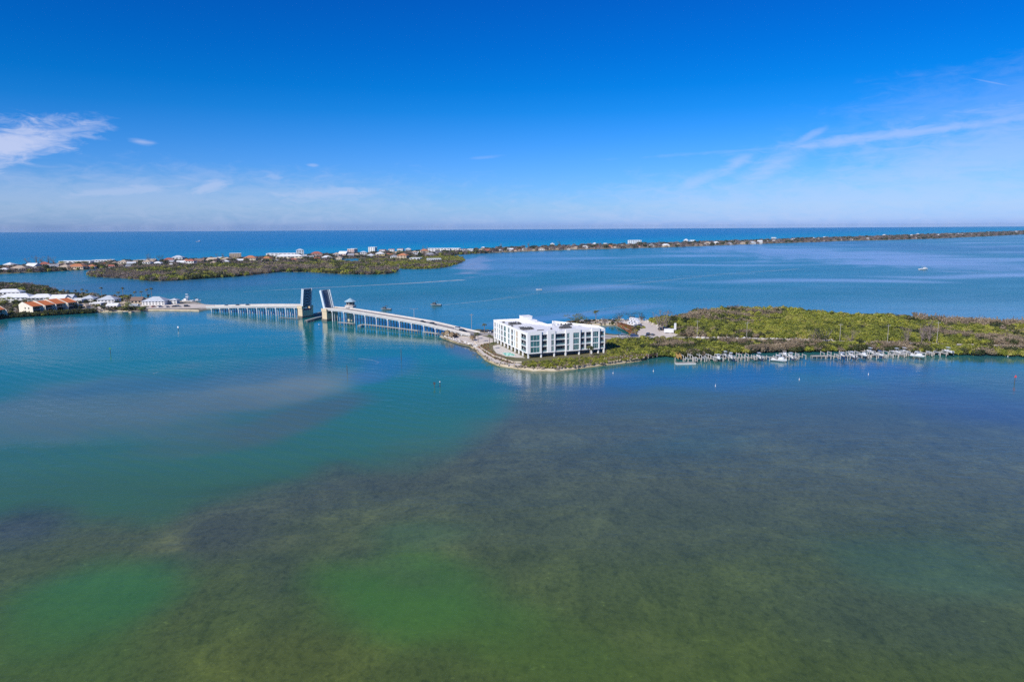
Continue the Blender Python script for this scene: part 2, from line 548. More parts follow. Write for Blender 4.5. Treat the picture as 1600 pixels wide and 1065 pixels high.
def make_water():
    xs = lines([(-16000, -3000, 1300), (-3000, -900, 100), (-900, -420, 14), (-420, 420, 5), (420, 900, 14), (900, 3000, 100), (3000, 16000, 1300)])
    ys = lines([(-400, 60, 40), (60, 330, 4), (330, 760, 7), (760, 1600, 20), (1600, 3600, 100), (3600, 15300, 650)])
    X, Y = np.meshgrid(xs, ys)
    nx, ny = len(xs), len(ys)
    co = np.stack([X.ravel(), Y.ravel(), np.zeros(X.size)], 1)
    q = co - np.array([0, 0, CAM_H])
    w = np.maximum(q @ np.array(FWD), 60)
    px = 800 + FPX * (q @ np.array(RT)) / w
    py = 532.5 - FPX * (q @ np.array(UP)) / w
    x, y = co[:, 0], co[:, 1]

    def wob(s, k):
        r = np.random.RandomState(k)
        o = 0
        for i in range(7):
            a, ph, f = r.uniform(0, 6.28), r.uniform(0, 6.28), r.uniform(0.6, 2.2)
            o = o + np.sin((x * math.cos(a) + y * math.sin(a)) * f / s + ph) / f
        return o / 4.0
    w1, w2, w3 = wob(26, 1), wob(11, 2), wob(60, 3)
    warp = w1 + 0.8 * w2 + 0.7 * wob(5.5, 12) + 0.5 * w3
    col = np.zeros((len(x), 3))

    def stops(v, st):
        o = np.zeros((len(v), 3))
        for i in range(3):
            o[:, i] = np.interp(v, [s[0] for s in st], [s[1][i] for s in st])
        return o
    # the flats in front: sand and grass beds under shallow water
    flats = stops(py, [(545, (.012, .062, .090)), (600, (.036, .066, .054)), (680, (.050, .068, .040)), (760, (.052, .068, .034)), (840, (.046, .065, .027)),
                       (920, (.045, .068, .022)), (1000, (.044, .066, .018)), (1200, (.044, .066, .014))])
    chan = stops(py, [(430, (.010, .175, .245)), (500, (.012, .160, .175)), (560, (.014, .150, .120)), (620, (.024, .145, .100)), (690, (.036, .135, .080)), (760, (.042, .118, .055)),
                      (820, (.040, .110, .045))])
    edge = np.interp(px, [-400, 0, 330, 500, 620, 700, 770, 800, 815], [830, 806, 778, 746, 716, 690, 640, 590, 540])
    kw = np.interp(px, [0, 500, 760, 900], [20, 22, 44, 90])
    k = smooth(edge - py + 16 * warp, -kw * 1.1, kw)
    col = flats * (1 - k[:, None]) + chan * k[:, None]
    grass = (1 - k) * smooth(py, 560, 720)

    def blob(cx, cy, rx, ry, c, amt, rot=0, soft=0.6, wv=0.42, gr=None):
        nonlocal col, grass
        dx, dy = px - cx, py - cy
        a = R(rot)
        u, v = dx * math.cos(a) + dy * math.sin(a), -dx * math.sin(a) + dy * math.cos(a)
        d = np.sqrt((u / rx) ** 2 + (v / ry) ** 2) + wv * warp
        f = smooth(d, 1 + soft, 1 - soft) if False else 1 - smooth(d, 1 - soft, 1 + soft)
        f = f * amt
        col = col * (1 - f[:, None]) + np.array(c) * f[:, None]
        if gr is not None:
            grass = grass * (1 - f) + gr * f
    # grass beds and bare sand
    blob(420, 790, 330, 40, (.042, .055, .036), 0.55, -8, gr=1)
    blob(40, 830, 90, 35, (.036, .052, .045), 0.8, -10, gr=1)
    blob(330, 840, 120, 40, (.038, .050, .035), 0.75, 0, gr=1)
    blob(1000, 790, 260, 60, (.046, .064, .038), 0.35, 0, gr=1)
    blob(1420, 960, 170, 70, (.040, .060, .032), 0.6, 10, gr=1)
    blob(140, 945, 150, 70, (.026, .086, .024), 0.92, -6, 0.5, gr=0.25)
    blob(60, 1010, 190, 70, (.034, .080, .016), 0.5, 0, 0.6, gr=0.4)
    blob(640, 945, 200, 62, (.032, .090, .018), 0.92, 12, 0.5, gr=0.25)
    blob(560, 905, 130, 32, (.034, .086, .018), 0.5, -6, 0.6, gr=0.4)
    blob(760, 1000, 160, 50, (.038, .084, .015), 0.55, 15, 0.6, gr=0.4)
    blob(640, 830, 75, 20, (.032, .080, .034), 0.45, 0, 0.7, gr=0.4)
    blob(930, 1040, 260, 70, (.046, .076, .014), 0.35, 5, 0.6, gr=0.4)
    blob(1430, 890, 120, 34, (.032, .070, .036), 0.6, 8, 0.7, gr=0.4)
    blob(1055, 692, 95, 20, (.030, .068, .055), 0.5, 0, 0.7, gr=0.4)
    blob(420, 1040, 160, 60, (.054, .070, .016), 0.5, 0, gr=1)
    blob(430, 900, 55, 75, (.036, .052, .028), 0.7, 15, gr=1)
    blob(560, 870, 150, 20, (.040, .056, .030), 0.35, 20, gr=1)
    blob(265, 845, 30, 16, (.13, .15, .05), 0.5, -20, wv=0.5, gr=1)
    blob(445, 845, 40, 14, (.075, .095, .04), 0.5, -20, wv=0.5, gr=1)
    blob(1000, 1000, 60, 10, (.08, .11, .03), 0.35, 20, wv=0.6, gr=1)
    # shoals in the channel
    blob(420, 607, 125, 20, (.20, .225, .165), 0.8, -7, 0.55)
    blob(210, 625, 260, 36, (.10, .15, .115), 0.7, -7, 0.7)
    blob(120, 660, 240, 32, (.085, .14, .11), 0.6, -5, 0.6)
    blob(480, 652, 95, 17, (.075, .105, .080), 0.7, -17, 0.6)
    blob(330, 690, 160, 22, (.07, .13, .09), 0.5, -12, 0.5)
    blob(380, 583, 180, 14, (.020, .105, .130), 0.5, -6, 0.6)
    blob(590, 580, 40, 16, (.020, .125, .235), 0.6, -20, 0.6)
    blob(735, 548, 40, 12, (.12, .115, .12), 0.7, 20, 0.6)
    blob(870, 586, 120, 9, (.10, .13, .085), 0.7, 0, 0.6)
    blob(1100, 592, 300, 18, (.012, .070, .170), 0.6, -2, 0.7)
    blob(900, 620, 70, 30, (.040, .065, .085), 0.5, 0, 0.6)
    blob(1500, 620, 120, 26, (.030, .050, .095), 0.55, 12, 0.7)
    nearw = (smooth(py, 480, 560))[:, None]
    col = col * (1 + nearw * (np.array((.98, .90, .84)) * (1 - .75 * k[:, None])))
    # the upper bay: lighter sky reflection of calm water painted as pale streaks
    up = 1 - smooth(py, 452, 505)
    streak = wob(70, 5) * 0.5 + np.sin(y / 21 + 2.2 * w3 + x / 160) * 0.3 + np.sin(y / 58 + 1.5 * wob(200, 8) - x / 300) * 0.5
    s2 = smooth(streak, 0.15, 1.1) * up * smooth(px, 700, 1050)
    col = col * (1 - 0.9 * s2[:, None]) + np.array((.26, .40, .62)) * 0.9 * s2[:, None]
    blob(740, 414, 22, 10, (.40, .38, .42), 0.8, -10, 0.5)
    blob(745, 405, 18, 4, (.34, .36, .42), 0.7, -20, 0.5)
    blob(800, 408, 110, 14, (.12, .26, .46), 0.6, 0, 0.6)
    blob(1300, 397, 230, 9, (.24, .37, .60), 0.75, 3, 0.6)  # this slick and the next: calm-water reflection put into the colour
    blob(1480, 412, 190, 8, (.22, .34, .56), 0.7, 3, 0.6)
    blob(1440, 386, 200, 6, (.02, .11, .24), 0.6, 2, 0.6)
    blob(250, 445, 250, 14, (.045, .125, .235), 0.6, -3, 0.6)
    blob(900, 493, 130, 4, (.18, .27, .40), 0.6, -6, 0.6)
    # beyond the barrier island: the open gulf
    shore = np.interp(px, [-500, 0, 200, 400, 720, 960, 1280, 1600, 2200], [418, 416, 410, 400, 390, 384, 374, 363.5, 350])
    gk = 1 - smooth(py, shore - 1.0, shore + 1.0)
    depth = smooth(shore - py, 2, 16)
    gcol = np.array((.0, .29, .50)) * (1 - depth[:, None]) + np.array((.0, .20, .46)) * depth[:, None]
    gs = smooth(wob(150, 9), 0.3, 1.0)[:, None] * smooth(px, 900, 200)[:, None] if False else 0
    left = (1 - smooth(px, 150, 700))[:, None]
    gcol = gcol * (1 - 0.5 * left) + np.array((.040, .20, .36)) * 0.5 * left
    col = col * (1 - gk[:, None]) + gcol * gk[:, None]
    swell = k * smooth(py, 530, 590) * (1 - smooth(py, 720, 790)) * (1 - smooth(px, 620, 760))

    faces = np.arange((nx - 1) * (ny - 1))
    r_, c_ = faces // (nx - 1), faces % (nx - 1)
    i0 = r_ * nx + c_
    F = np.stack([i0, i0 + 1, i0 + nx + 1, i0 + nx], 1)
    me = bpy.data.meshes.new('bay_water')
    me.from_pydata(co.tolist(), [], F.tolist())
    at = me.attributes.new('bed_and_sheen', 'FLOAT_COLOR', 'POINT')  # water and seabed colour, with the painted upper-bay reflection
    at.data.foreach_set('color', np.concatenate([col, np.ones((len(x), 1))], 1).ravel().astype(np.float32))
    at = me.attributes.new('mix', 'FLOAT_COLOR', 'POINT')
    at.data.foreach_set('color', np.stack([grass, swell, gk, up], 1).ravel().astype(np.float32))
    mt, n, bs = new_mat('sea_water')
    bed_and_sheen = n.n('ShaderNodeAttribute', attribute_name='bed_and_sheen').outputs['Color']
    mx = n.n('ShaderNodeAttribute', attribute_name='mix')
    sep = n.n('ShaderNodeSeparateColor'); n.put(sep.inputs[0], mx.outputs['Color'])
    gr, sw, gu, upf = sep.outputs[0], sep.outputs[1], sep.outputs[2], mx.outputs['Alpha']
    pos = n.n('ShaderNodeTexCoord').outputs['Object']
    tuft = n.noise(n.scale(pos, (1, .75, 1), R(30)), 0.75, 9, 0.78, 0.4)
    big = n.noise(pos, 0.035, 8, 0.68, 0.9)
    mid = n.noise(n.scale(pos, (1, .6, 1), R(25)), 0.16, 8, 0.75, 0.6)
    c1 = n.mix(n.m('MULTIPLY', gr, n.step(tuft, 0.42, 0.68)), bed_and_sheen, n.mix(1.0, bed_and_sheen, (0.62, 0.66, 0.70), 'MULTIPLY'))
    c1 = n.mix(n.m('MULTIPLY', gr, n.step(mid, 0.46, 0.66)), c1, n.mix(1.0, c1, (0.76, 0.79, 0.84), 'MULTIPLY'))
    c2 = n.mix(n.m('MULTIPLY', gr, n.step(big, 0.46, 0.70)), c1, n.mix(1.0, c1, (1.42, 1.36, 1.2), 'MULTIPLY'))
    spark = n.noise(n.scale(pos, (0.55, 1, 1), R(25)), 0.8, 5, 0.7, 0.3)
    c3 = n.mix(n.m('MULTIPLY', n.m('MULTIPLY', gr, n.step(spark, 0.58, 0.72)), n.step(mid, 0.56, 0.42)), c2, n.mix(1.0, c2, (1.8, 1.75, 1.55), 'MULTIPLY'))
    drift = n.noise(n.scale(pos, (0.004, 0.018, 1), R(-12)), 1.0, 6, 0.6, 0.5)
    c4 = n.mix(0.5, c3, n.mix(1.0, c3, n.ramp(drift, [(0.3, (0.72, 0.78, 0.84)), (0.7, (1.3, 1.22, 1.15))]), 'MULTIPLY'))
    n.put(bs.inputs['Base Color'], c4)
    bs.inputs['IOR'].default_value = 1.333
    # wind ripples, longer chop and the slow swell of the channel
    rip = n.noise(n.scale(pos, (0.8, 1.25, 1), R(-15)), 1.1, 3, 0.6)
    chop = n.noise(n.scale(pos, (0.5, 1, 1), R(-18)), 0.28, 3, 0.55)
    wv = n.n('ShaderNodeTexWave', wave_type='BANDS', bands_direction='Y')
    n.put(wv.inputs['Vector'], n.scale(pos, (1, 1, 1), R(32)))
    wv.inputs['Scale'].default_value = 0.052
    wv.inputs['Distortion'].default_value = 9.0
    wv.inputs['Detail'].default_value = 2.0
    wv.inputs['Detail Scale'].default_value = 0.35
    slick = n.noise(n.scale(pos, (0.006, 0.016, 1), R(-15)), 1.0, 5, 0.6, 0.6)
    amp = n.m('ADD', n.m('MULTIPLY', n.step(slick, 0.38, 0.62), 0.65), 0.35)
    amp = n.m('ADD', n.m('MULTIPLY', amp, 0.62), n.m('MULTIPLY', n.m('MAXIMUM', gu, upf), 0.85))
    h = n.m('MULTIPLY', n.m('ADD', n.m('MULTIPLY', rip, 0.10), n.m('MULTIPLY', chop, 0.22)), amp)
    h = n.m('ADD', h, n.m('MULTIPLY', n.m('MULTIPLY', wv.outputs[1], sw), 0.04))
    bp = n.n('ShaderNodeBump'); bp.inputs['Strength'].default_value = 1.0; bp.inputs['Distance'].default_value = 1.0
    n.put(bp.inputs['Height'], h)
    n.put(bs.inputs['Normal'], bp.outputs[0])
    n.put(bs.inputs['Roughness'], n.m('ADD', n.m('MULTIPLY', amp, 0.07), n.m('ADD', 0.05, n.m('ADD', n.m('MULTIPLY', upf, 0.10), n.m('MULTIPLY', gu, 0.22)))))
    n.put(bs.inputs['Specular IOR Level'], n.m('SUBTRACT', 0.5, n.m('MULTIPLY', n.m('MAXIMUM', upf, gu), 0.36)))
    me.materials.append(mt)
    o = link('bay_water', me)
    tag(o, kind='structure')
    return o


make_water()

# ------------------------------------------------------------------ ground
mt, n, bs = new_mat('overgrown_ground')
pos = n.n('ShaderNodeTexCoord').outputs['Object']
a = n.noise(pos, 0.08, 6, 0.65)
b_ = n.noise(pos, 0.5, 4, 0.6)
n.put(bs.inputs['Base Color'], n.mix(n.step(b_, 0.4, 0.65), n.ramp(a, [(0.3, (.10, .10, .04)), (0.55, (.16, .14, .06)), (0.75, (.24, .19, .12))]), (.13, .12, .05)))
bs.inputs['Roughness'].default_value = 0.95
SOIL = mt
mt, n, bs = new_mat('shore_sand')
pos = n.n('ShaderNodeTexCoord').outputs['Object']
a = n.noise(pos, 0.25, 5, 0.65)
sz = n.n('ShaderNodeSeparateXYZ'); n.put(sz.inputs[0], pos)
dry = n.step(n.m('ADD', sz.outputs[2], n.m('MULTIPLY', n.m('SUBTRACT', a, 0.5), 0.5)), 0.0, 0.55)
n.put(bs.inputs['Base Color'], n.mix(dry, (.22, .19, .08), n.ramp(a, [(0.35, (.46, .38, .25)), (0.65, (.60, .52, .38))])))
bs.inputs['Roughness'].default_value = 0.9
SAND = mt
mt, n, bs = new_mat('village_ground')
pos = n.n('ShaderNodeTexCoord').outputs['Object']
a = n.noise(pos, 0.05, 6, 0.7, 0.5)
b_ = n.noise(pos, 0.4, 4, 0.6)
n.put(bs.inputs['Base Color'], n.mix(n.step(b_, 0.45, 0.6), n.ramp(a, [(0.35, (.17, .15, .09)), (0.5, (.33, .28, .22)), (0.62, (.44, .39, .33))]), n.ramp(a, [(0.4, (.12, .12, .06)), (0.65, (.38, .33, .27))])))
bs.inputs['Roughness'].default_value = 0.95
VILL = mt

PEN = pts([(683, 526), (700, 533), (716, 538), (730, 541), (740, 547), (748, 556), (760, 566), (775, 572.5), (800, 577), (830, 581), (868, 581.5), (900, 578),
           (930, 574), (965, 570), (1005, 564.5), (1015, 560), (1050, 556), (1075, 557), (1110, 557), (1140, 552), (1200, 549), (1300, 547.5), (1400, 547.5),
           (1460, 551), (1520, 553), (1600, 555), (1750, 560), (1900, 566), (1900, 520), (1750, 514), (1600, 511), (1500, 505), (1400, 499), (1300, 495), (1240, 488),
           (1160, 485), (1100, 489), (1060, 497), (1010, 502), (965, 500), (915, 500), (880, 503), (872, 507), (900, 509), (945, 509), (963, 508), (976, 515), (988, 523),
           (962, 523.5), (946, 521.5), (900, 518.5), (860, 517), (800, 517), (745, 515.5), (700, 520)])
land('peninsula_ground', PEN, 1.2, 3.5, [SOIL, SAND], 7, 0.8)
LEFT = pts([(-120, 502), (0, 497), (60, 493), (146, 488), (190, 487.5), (205, 489), (232, 485.5), (312, 486.5), (327, 483.5), (345, 481), (330, 478), (310, 473), (290, 471),
            (230, 466), (150, 462), (100, 459), (82, 456), (75, 453), (50, 450), (-120, 451)])
land('village_ground', LEFT, 1.2, 3.0, [VILL, SAND], 9, 0.8)
MANG = pts([(137, 432), (160, 433.5), (185, 434.5), (215, 437), (240, 439.5), (265, 439), (300, 436.5), (330, 434.5), (360, 433), (400, 429), (435, 425), (480, 425), (530, 428),
            (575, 429), (605, 428), (622, 424.5), (618, 419), (600, 414), (560, 411.5), (520, 410), (470, 412), (400, 413.5), (330, 415), (250, 418), (185, 421), (140, 428)])
land('mangrove_islet_ground', MANG, 0.5, 4.0, [SOIL, SOIL], 14, 2.0)
MANG2 = pts([(628, 420), (650, 420.5), (683, 419.5), (702, 416.5), (718, 411.5), (727, 407), (722, 402.5), (700, 400), (660, 402), (600, 404.5), (560, 406), (566, 410), (600, 413), (622, 417)])
land('marsh_ground', MANG2, 0.5, 4.0, [SOIL, SOIL], 14, 2.0)
BARR = pts([(-250, 434), (-60, 430), (0, 428), (60, 425.5), (135, 421.5), (185, 419), (250, 417.5), (330, 414.5), (400, 412.5), (470, 411), (520, 409), (524, 405), (545, 404), (565, 403.5), (620, 404),
            (660, 403), (690, 401), (722, 397.5), (760, 395.5), (800, 394), (870, 391), (960, 388.5), (1040, 386.5), (1110, 384), (1200, 380.5), (1280, 378), (1330, 376),
            (1370, 375.5), (1470, 372.5), (1540, 369.3), (1600, 366.3), (1800, 359.5), (1800, 356.5), (1600, 361.5), (1470, 366.5), (1370, 370), (1280, 373), (1110, 379), (960, 383.5), (870, 386), (800, 388.5),
            (722, 392), (620, 395.5), (540, 398.5), (470, 401), (400, 404), (330, 406.5), (250, 409.5), (130, 414), (0, 418), (-250, 424)])
land('barrier_island_ground', BARR, 1.4, 6.0, [VILL, SOIL], 30, 3.0)

ROAD = pts([(728, 519), (748, 521.5), (775, 521.5), (860, 523), (950, 526), (1000, 528), (1090, 530), (1200, 532), (1300, 534.5), (1450, 538.5), (1600, 542.5), (1900, 552)], 1.2)
ribbon('causeway_verge', ROAD, 7.5, 1.212, SANDP)
ribbon('causeway_road', ROAD, 4.4, 1.222, ASPH)
ribbon('road_centre_line', ROAD, 0.22, 1.230, MARK)
PARK = pts([(984, 500), (1000, 498), (1018, 504), (1040, 512), (1062, 520), (1054, 526), (1000, 527), (985, 521), (1003, 512), (990, 506), (960, 505), (920, 504), (905, 503), (920, 501.5), (965, 501.5)], 1.2)
sheet('parking_lot', PARK, 1.216, SANDP)
sheet('bridge_foot_sand', pts([(690, 526), (703, 530), (717, 535), (731, 538), (742, 543), (752, 552), (764, 562), (778, 567.5), (800, 571), (822, 571), (770, 556), (752, 545), (756, 536), (770, 535), (770, 529), (740, 521), (705, 517)], 1.2), 1.226, SANDP)
sheet('mulch_bed', pts([(747, 541), (756, 537), (764, 536.5), (764, 545), (776, 553), (790, 559), (800, 564), (806, 567), (790, 566), (772, 560), (757, 551)], 1.2), 1.238, MULCH)
sheet('village_street', pts([(150, 484.5), (232, 481.5), (300, 481.5), (345, 480), (345, 476.5), (300, 474.5), (232, 475.5), (180, 477), (150, 479)], 1.2), 1.22, SANDP)


# ------------------------------------------------------------------ foliage masses
def clump(seed, mats, cards=340, card=0.34, flat=0.75, twigs=10, mi=None, lobes=7):
    """one leafy clump of radius about 1: many small leaf sprays round several uneven lobes, with a few stems"""
    r = np.random.RandomState(seed)
    lob = np.stack([r.uniform(-.55, .55, lobes), r.uniform(-.55, .55, lobes), r.uniform(.25, .75, lobes) * flat, r.uniform(.30, .58, lobes)], 1)
    b = MB()
    for _ in range(cards):
        L = lob[r.randint(lobes)]
        d = r.normal(size=3); d /= np.linalg.norm(d)
        if d[2] < -0.5:
            d[2] *= -1
        p = L[:3] + d * L[3] * r.uniform(.6, 1.08)
        p[2] = max(0.02, p[2])
        nrm = d * 0.9 + r.normal(size=3) * 0.55 + np.array([0, 0, .35])
        nrm /= np.linalg.norm(nrm)
        t = np.cross(nrm, r.normal(size=3)); t /= np.linalg.norm(t)
        u = np.cross(nrm, t)
        s = card * r.uniform(.5, 1.15)
        a = r.uniform(.55, 1.0)
        b.face([p - t * s * .5, p + u * s * .35 * a - t * s * .1, p + t * s * .5, p - u * s * .35 * a], 0)
    for _ in range(twigs):
        L = lob[r.randint(lobes)]
        b.cyl((r.uniform(-.15, .15), r.uniform(-.15, .15), -0.05), L[:3] + r.normal(size=3) * .12 + np.array([0, 0, L[3] * .8]), .022, .006, 4, len(mats) - 1)
    return b.mesh('leafy_clump', mats)


def bare_clump(seed, mats, n_=70):
    r = np.random.RandomState(seed)
    b = MB()
    for _ in range(n_):
        a, q = r.uniform(0, 6.28), r.uniform(.1, .5)
        p0 = np.array([math.cos(a) * q * .5, math.sin(a) * q * .5, r.uniform(0, .4)])
        p1 = np.array([math.cos(a) * (q + .35), math.sin(a) * (q + .35), r.uniform(.5, 1.15)])
        p1[:2] += r.normal(size=2) * .15
        b.cyl(p0, p1, .026, .008, 3, 0)
        for _k in range(3):
            e = p0 + (p1 - p0) * r.uniform(.5, 1)
            t = r.normal(size=3) * .10
            b.face([e - t, e + r.normal(size=3) * .06, e + t, e + r.normal(size=3) * .06], 0)
    return b.mesh('bare_clump', mats)


PROTO = [clump(1, [LEAF, TWIG]), clump(2, [LEAF, TWIG]), clump(3, [LEAF, TWIG], 300), bare_clump(4, [TWIG]), bare_clump(5, [TWIG], 90),
         clump(6, [DLEAF, TWIG]), clump(7, [DLEAF, TWIG], 300), clump(8, [TWIG, TWIG], 210, 0.26), clump(9, [PURP, PURP], 260, 0.22), clump(10, [PURP, PURP], 230, 0.26)]
PROBJ = []
for me in PROTO:
    PROBJ.append(bpy.data.objects.new('foliage_clump', me))      # never linked into the scene: only the masses use it


def mass(name, items, kind='stuff'):
    """a wood that reads as one mass: (x, y, z, scale, prototype) per clump"""
    if not items:
        return None
    A = np.array(items, dtype=np.float32)
    me = bpy.data.meshes.new(name)
    me.from_pydata(A[:, :3].tolist(), [], [])
    r = np.random.RandomState(len(items))
    for nm, ty, v in (('scl', 'FLOAT', A[:, 3]), ('rot', 'FLOAT', r.uniform(0, 6.28, len(A)).astype(np.float32)), ('squash', 'FLOAT', r.uniform(.8, 1.25, len(A)).astype(np.float32))):
        me.attributes.new(nm, ty, 'POINT').data.foreach_set('value', v)
    me.attributes.new('pick', 'INT', 'POINT').data.foreach_set('value', A[:, 4].astype(np.int32))
    o = link(name, me)
    ng = bpy.data.node_groups.new(name, 'GeometryNodeTree')
    ng.interface.new_socket('Geometry', in_out='INPUT', socket_type='NodeSocketGeometry')
    ng.interface.new_socket('Geometry', in_out='OUTPUT', socket_type='NodeSocketGeometry')
    N, L = ng.nodes, ng.links
    gi, go = N.new('NodeGroupInput'), N.new('NodeGroupOutput')
    iop = N.new('GeometryNodeInstanceOnPoints')
    g2i = N.new('GeometryNodeGeometryToInstance')
    used = sorted(set(int(v) for v in A[:, 4]))
    remap = {v: i for i, v in enumerate(used)}
    me.attributes['pick'].data.foreach_set('value', np.array([remap[int(v)] for v in A[:, 4]], dtype=np.int32))
    for v in reversed(used):
        oi = N.new('GeometryNodeObjectInfo')
        oi.inputs['Object'].default_value = PROBJ[v]
        oi.inputs['As Instance'].default_value = False
        L.new(oi.outputs['Geometry'], g2i.inputs[0])

    def attr(nm, ty='FLOAT'):
        a = N.new('GeometryNodeInputNamedAttribute')
        a.data_type = ty
        a.inputs[0].default_value = nm
        return a.outputs[0]
    L.new(gi.outputs[0], iop.inputs['Points'])
    L.new(g2i.outputs[0], iop.inputs['Instance'])
    iop.inputs['Pick Instance'].default_value = True
    L.new(attr('pick', 'INT'), iop.inputs['Instance Index'])
    c = N.new('ShaderNodeCombineXYZ'); L.new(attr('rot'), c.inputs[2])
    e = N.new('FunctionNodeEulerToRotation'); L.new(c.outputs[0], e.inputs[0])
    L.new(e.outputs[0], iop.inputs['Rotation'])
    mu = N.new('ShaderNodeMath'); mu.operation = 'MULTIPLY'
    s_ = attr('scl'); L.new(s_, mu.inputs[0]); L.new(attr('squash'), mu.inputs[1])
    c2 = N.new('ShaderNodeCombineXYZ')
    L.new(s_, c2.inputs[0]); L.new(s_, c2.inputs[1]); L.new(mu.outputs[0], c2.inputs[2])
    L.new(c2.outputs[0], iop.inputs['Scale'])
    L.new(iop.outputs[0], go.inputs[0])
    md = o.modifiers.new('foliage', 'NODES')
    md.node_group = ng
    return tag(o, kind=kind)


def fill(poly, step, scale, z, picks, seed, holes=(), edge=None, jit=0.5, keep=None):
    """points over a polygon: picks = list of (prototype, weight) or a function of (x, y, u)"""
    r = random.Random(seed)
    xs, ys = [p[0] for p in poly], [p[1] for p in poly]
    out = []
    x = min(xs)
    while x < max(xs):
        y = min(ys)
        while y < max(ys):
            px_, py_ = x + r.uniform(-jit, jit) * step, y + r.uniform(-jit, jit) * step
            if inside(px_, py_, poly) and not any(inside(px_, py_, h) for h in holes) and (keep is None or keep(px_, py_)):
                k = picks(px_, py_, r) if callable(picks) else r.choices([q[0] for q in picks], [q[1] for q in picks])[0]
                if k is not None:
                    s = scale(px_, py_, r) if callable(scale) else scale * r.uniform(.75, 1.3)
                    out.append((px_, py_, z, s, k))
            y += step
        x += step
    return out


def wav(x, y, s, ph=0):
    return math.sin(x / s + ph + 1.3 * math.sin(y / s * .7 + ph)) * math.cos(y / s * 1.1 - ph + .8 * math.sin(x / s * .6))


def near_line(x, y, line, d):
    for i in range(len(line) - 1):
        a, b = line[i], line[i + 1]
        ux, uy = b[0] - a[0], b[1] - a[1]
        t = max(0, min(1, ((x - a[0]) * ux + (y - a[1]) * uy) / (ux * ux + uy * uy)))
        if (a[0] + ux * t - x) ** 2 + (a[1] + uy * t - y) ** 2 < d * d:
            return True
    return False


clear = lambda x, y: not near_line(x, y, ROAD, 8.2)
NWOOD = pts([(1062, 524), (1040, 511), (1015, 503), (1012, 502.5), (1060, 497.5), (1100, 489.5), (1160, 485.5), (1240, 488.5), (1300, 495.5), (1400, 499.5), (1500, 505.5), (1600, 511.5), (1800, 518),
             (1800, 547), (1600, 540), (1450, 536), (1300, 532), (1200, 530), (1090, 528)], 1.2)


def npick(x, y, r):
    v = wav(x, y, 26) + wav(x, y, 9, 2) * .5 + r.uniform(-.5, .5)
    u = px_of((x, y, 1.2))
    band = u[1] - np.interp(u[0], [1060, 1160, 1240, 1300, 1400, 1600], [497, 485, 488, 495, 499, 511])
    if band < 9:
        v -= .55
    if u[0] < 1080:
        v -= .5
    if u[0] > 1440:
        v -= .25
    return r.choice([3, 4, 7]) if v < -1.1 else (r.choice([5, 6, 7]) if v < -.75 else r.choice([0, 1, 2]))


def nscale(x, y, r):
    u = px_of((x, y, 1.2))
    band = u[1] - np.interp(u[0], [1060, 1160, 1240, 1300, 1400, 1600], [497, 485, 488, 495, 499, 511])
    return (4.2 if band < 10 else 3.0) * r.uniform(.7, 1.25) * (1 + .12 * wav(x, y, 15, 1))


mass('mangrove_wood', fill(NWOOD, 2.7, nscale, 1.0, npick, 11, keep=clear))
SWOOD = pts([(975, 533), (1000, 531), (1090, 533.5), (1300, 537.5), (1450, 541), (1600, 545), (1800, 552), (1800, 560), (1600, 554.5), (1520, 552.5), (1460, 550.5), (1400, 547), (1300, 547), (1200, 548.5), (1140, 551.5),
             (1110, 556.5), (1075, 556.5), (1050, 555), (1020, 556), (985, 555)], 1.2)


def spick(x, y, r):
    u = px_of((x, y, 1.2))
    v = wav(x, y, 11, 3) + r.uniform(-.6, .6) - (.25 if u[0] > 1130 else -.15)
    return r.choice([3, 4, 7]) if v < -.55 else (r.choice([5, 6]) if v < -.15 else r.choice([0, 1, 2]))


mass('shore_mangroves', fill(SWOOD, 2.3, lambda x, y, r: 3.0 * r.uniform(.7, 1.25), 0.8, spick, 12, keep=clear))
SCRUB = pts([(948, 552), (950, 535), (958, 527.5), (975, 532), (990, 534), (990, 557), (960, 561)], 1.2)
mass('scrub_beside_the_building', fill(SCRUB, 2.1, lambda x, y, r: 1.7 * r.uniform(.7, 1.3), 1.1, [(0, 3), (1, 3), (2, 2), (7, 2), (5, 1)], 13, keep=clear))
FRONT = pts([(812, 571), (822, 566.5), (870, 563), (948, 557), (990, 556), (1010, 557), (1003, 560.5), (965, 565), (930, 568.8), (900, 572.6), (868, 575), (838, 574.5)], 1.2)
mass('low_sea_shrubs', fill(FRONT, 1.55, lambda x, y, r: 1.25 * r.uniform(.6, 1.35), 1.1, [(0, 4), (1, 4), (2, 4), (7, 1.5), (3, .7)], 14))
mass('garden_ground_cover', fill(pts([(748, 541), (757, 537), (764, 537), (764, 545), (776, 553), (792, 560), (806, 567), (796, 569), (775, 562), (757, 551)], 1.2), 1.5, lambda x, y, r: .55 * r.uniform(.5, 1.4), 1.2, [(7, 3), (2, 1.2), (3, 2)], 15))
SPIT = pts([(884, 503.5), (915, 501), (960, 501), (975, 501), (966, 507), (944, 508), (905, 508)], 1.2)
mass('spit_shrubs', fill(SPIT, 3.0, lambda x, y, r: 1.5 * r.uniform(.5, 1.3), 1.1, lambda x, y, r: None if r.random() < .45 else r.choice([7, 5, 3, 2]), 16))
mass('canal_bank_shrubs', fill(pts([(950, 524.5), (988, 524), (1006, 512), (1000, 509), (985, 516), (992, 522), (1003, 524), (985, 526.3), (955, 526)], 1.2), 1.9, lambda x, y, r: 1.4 * r.uniform(.5, 1.3), 1.1, [(0, 2), (5, 2), (7, 1)], 17, keep=lambda x, y: not near_line(x, y, ROAD, 5.5)))
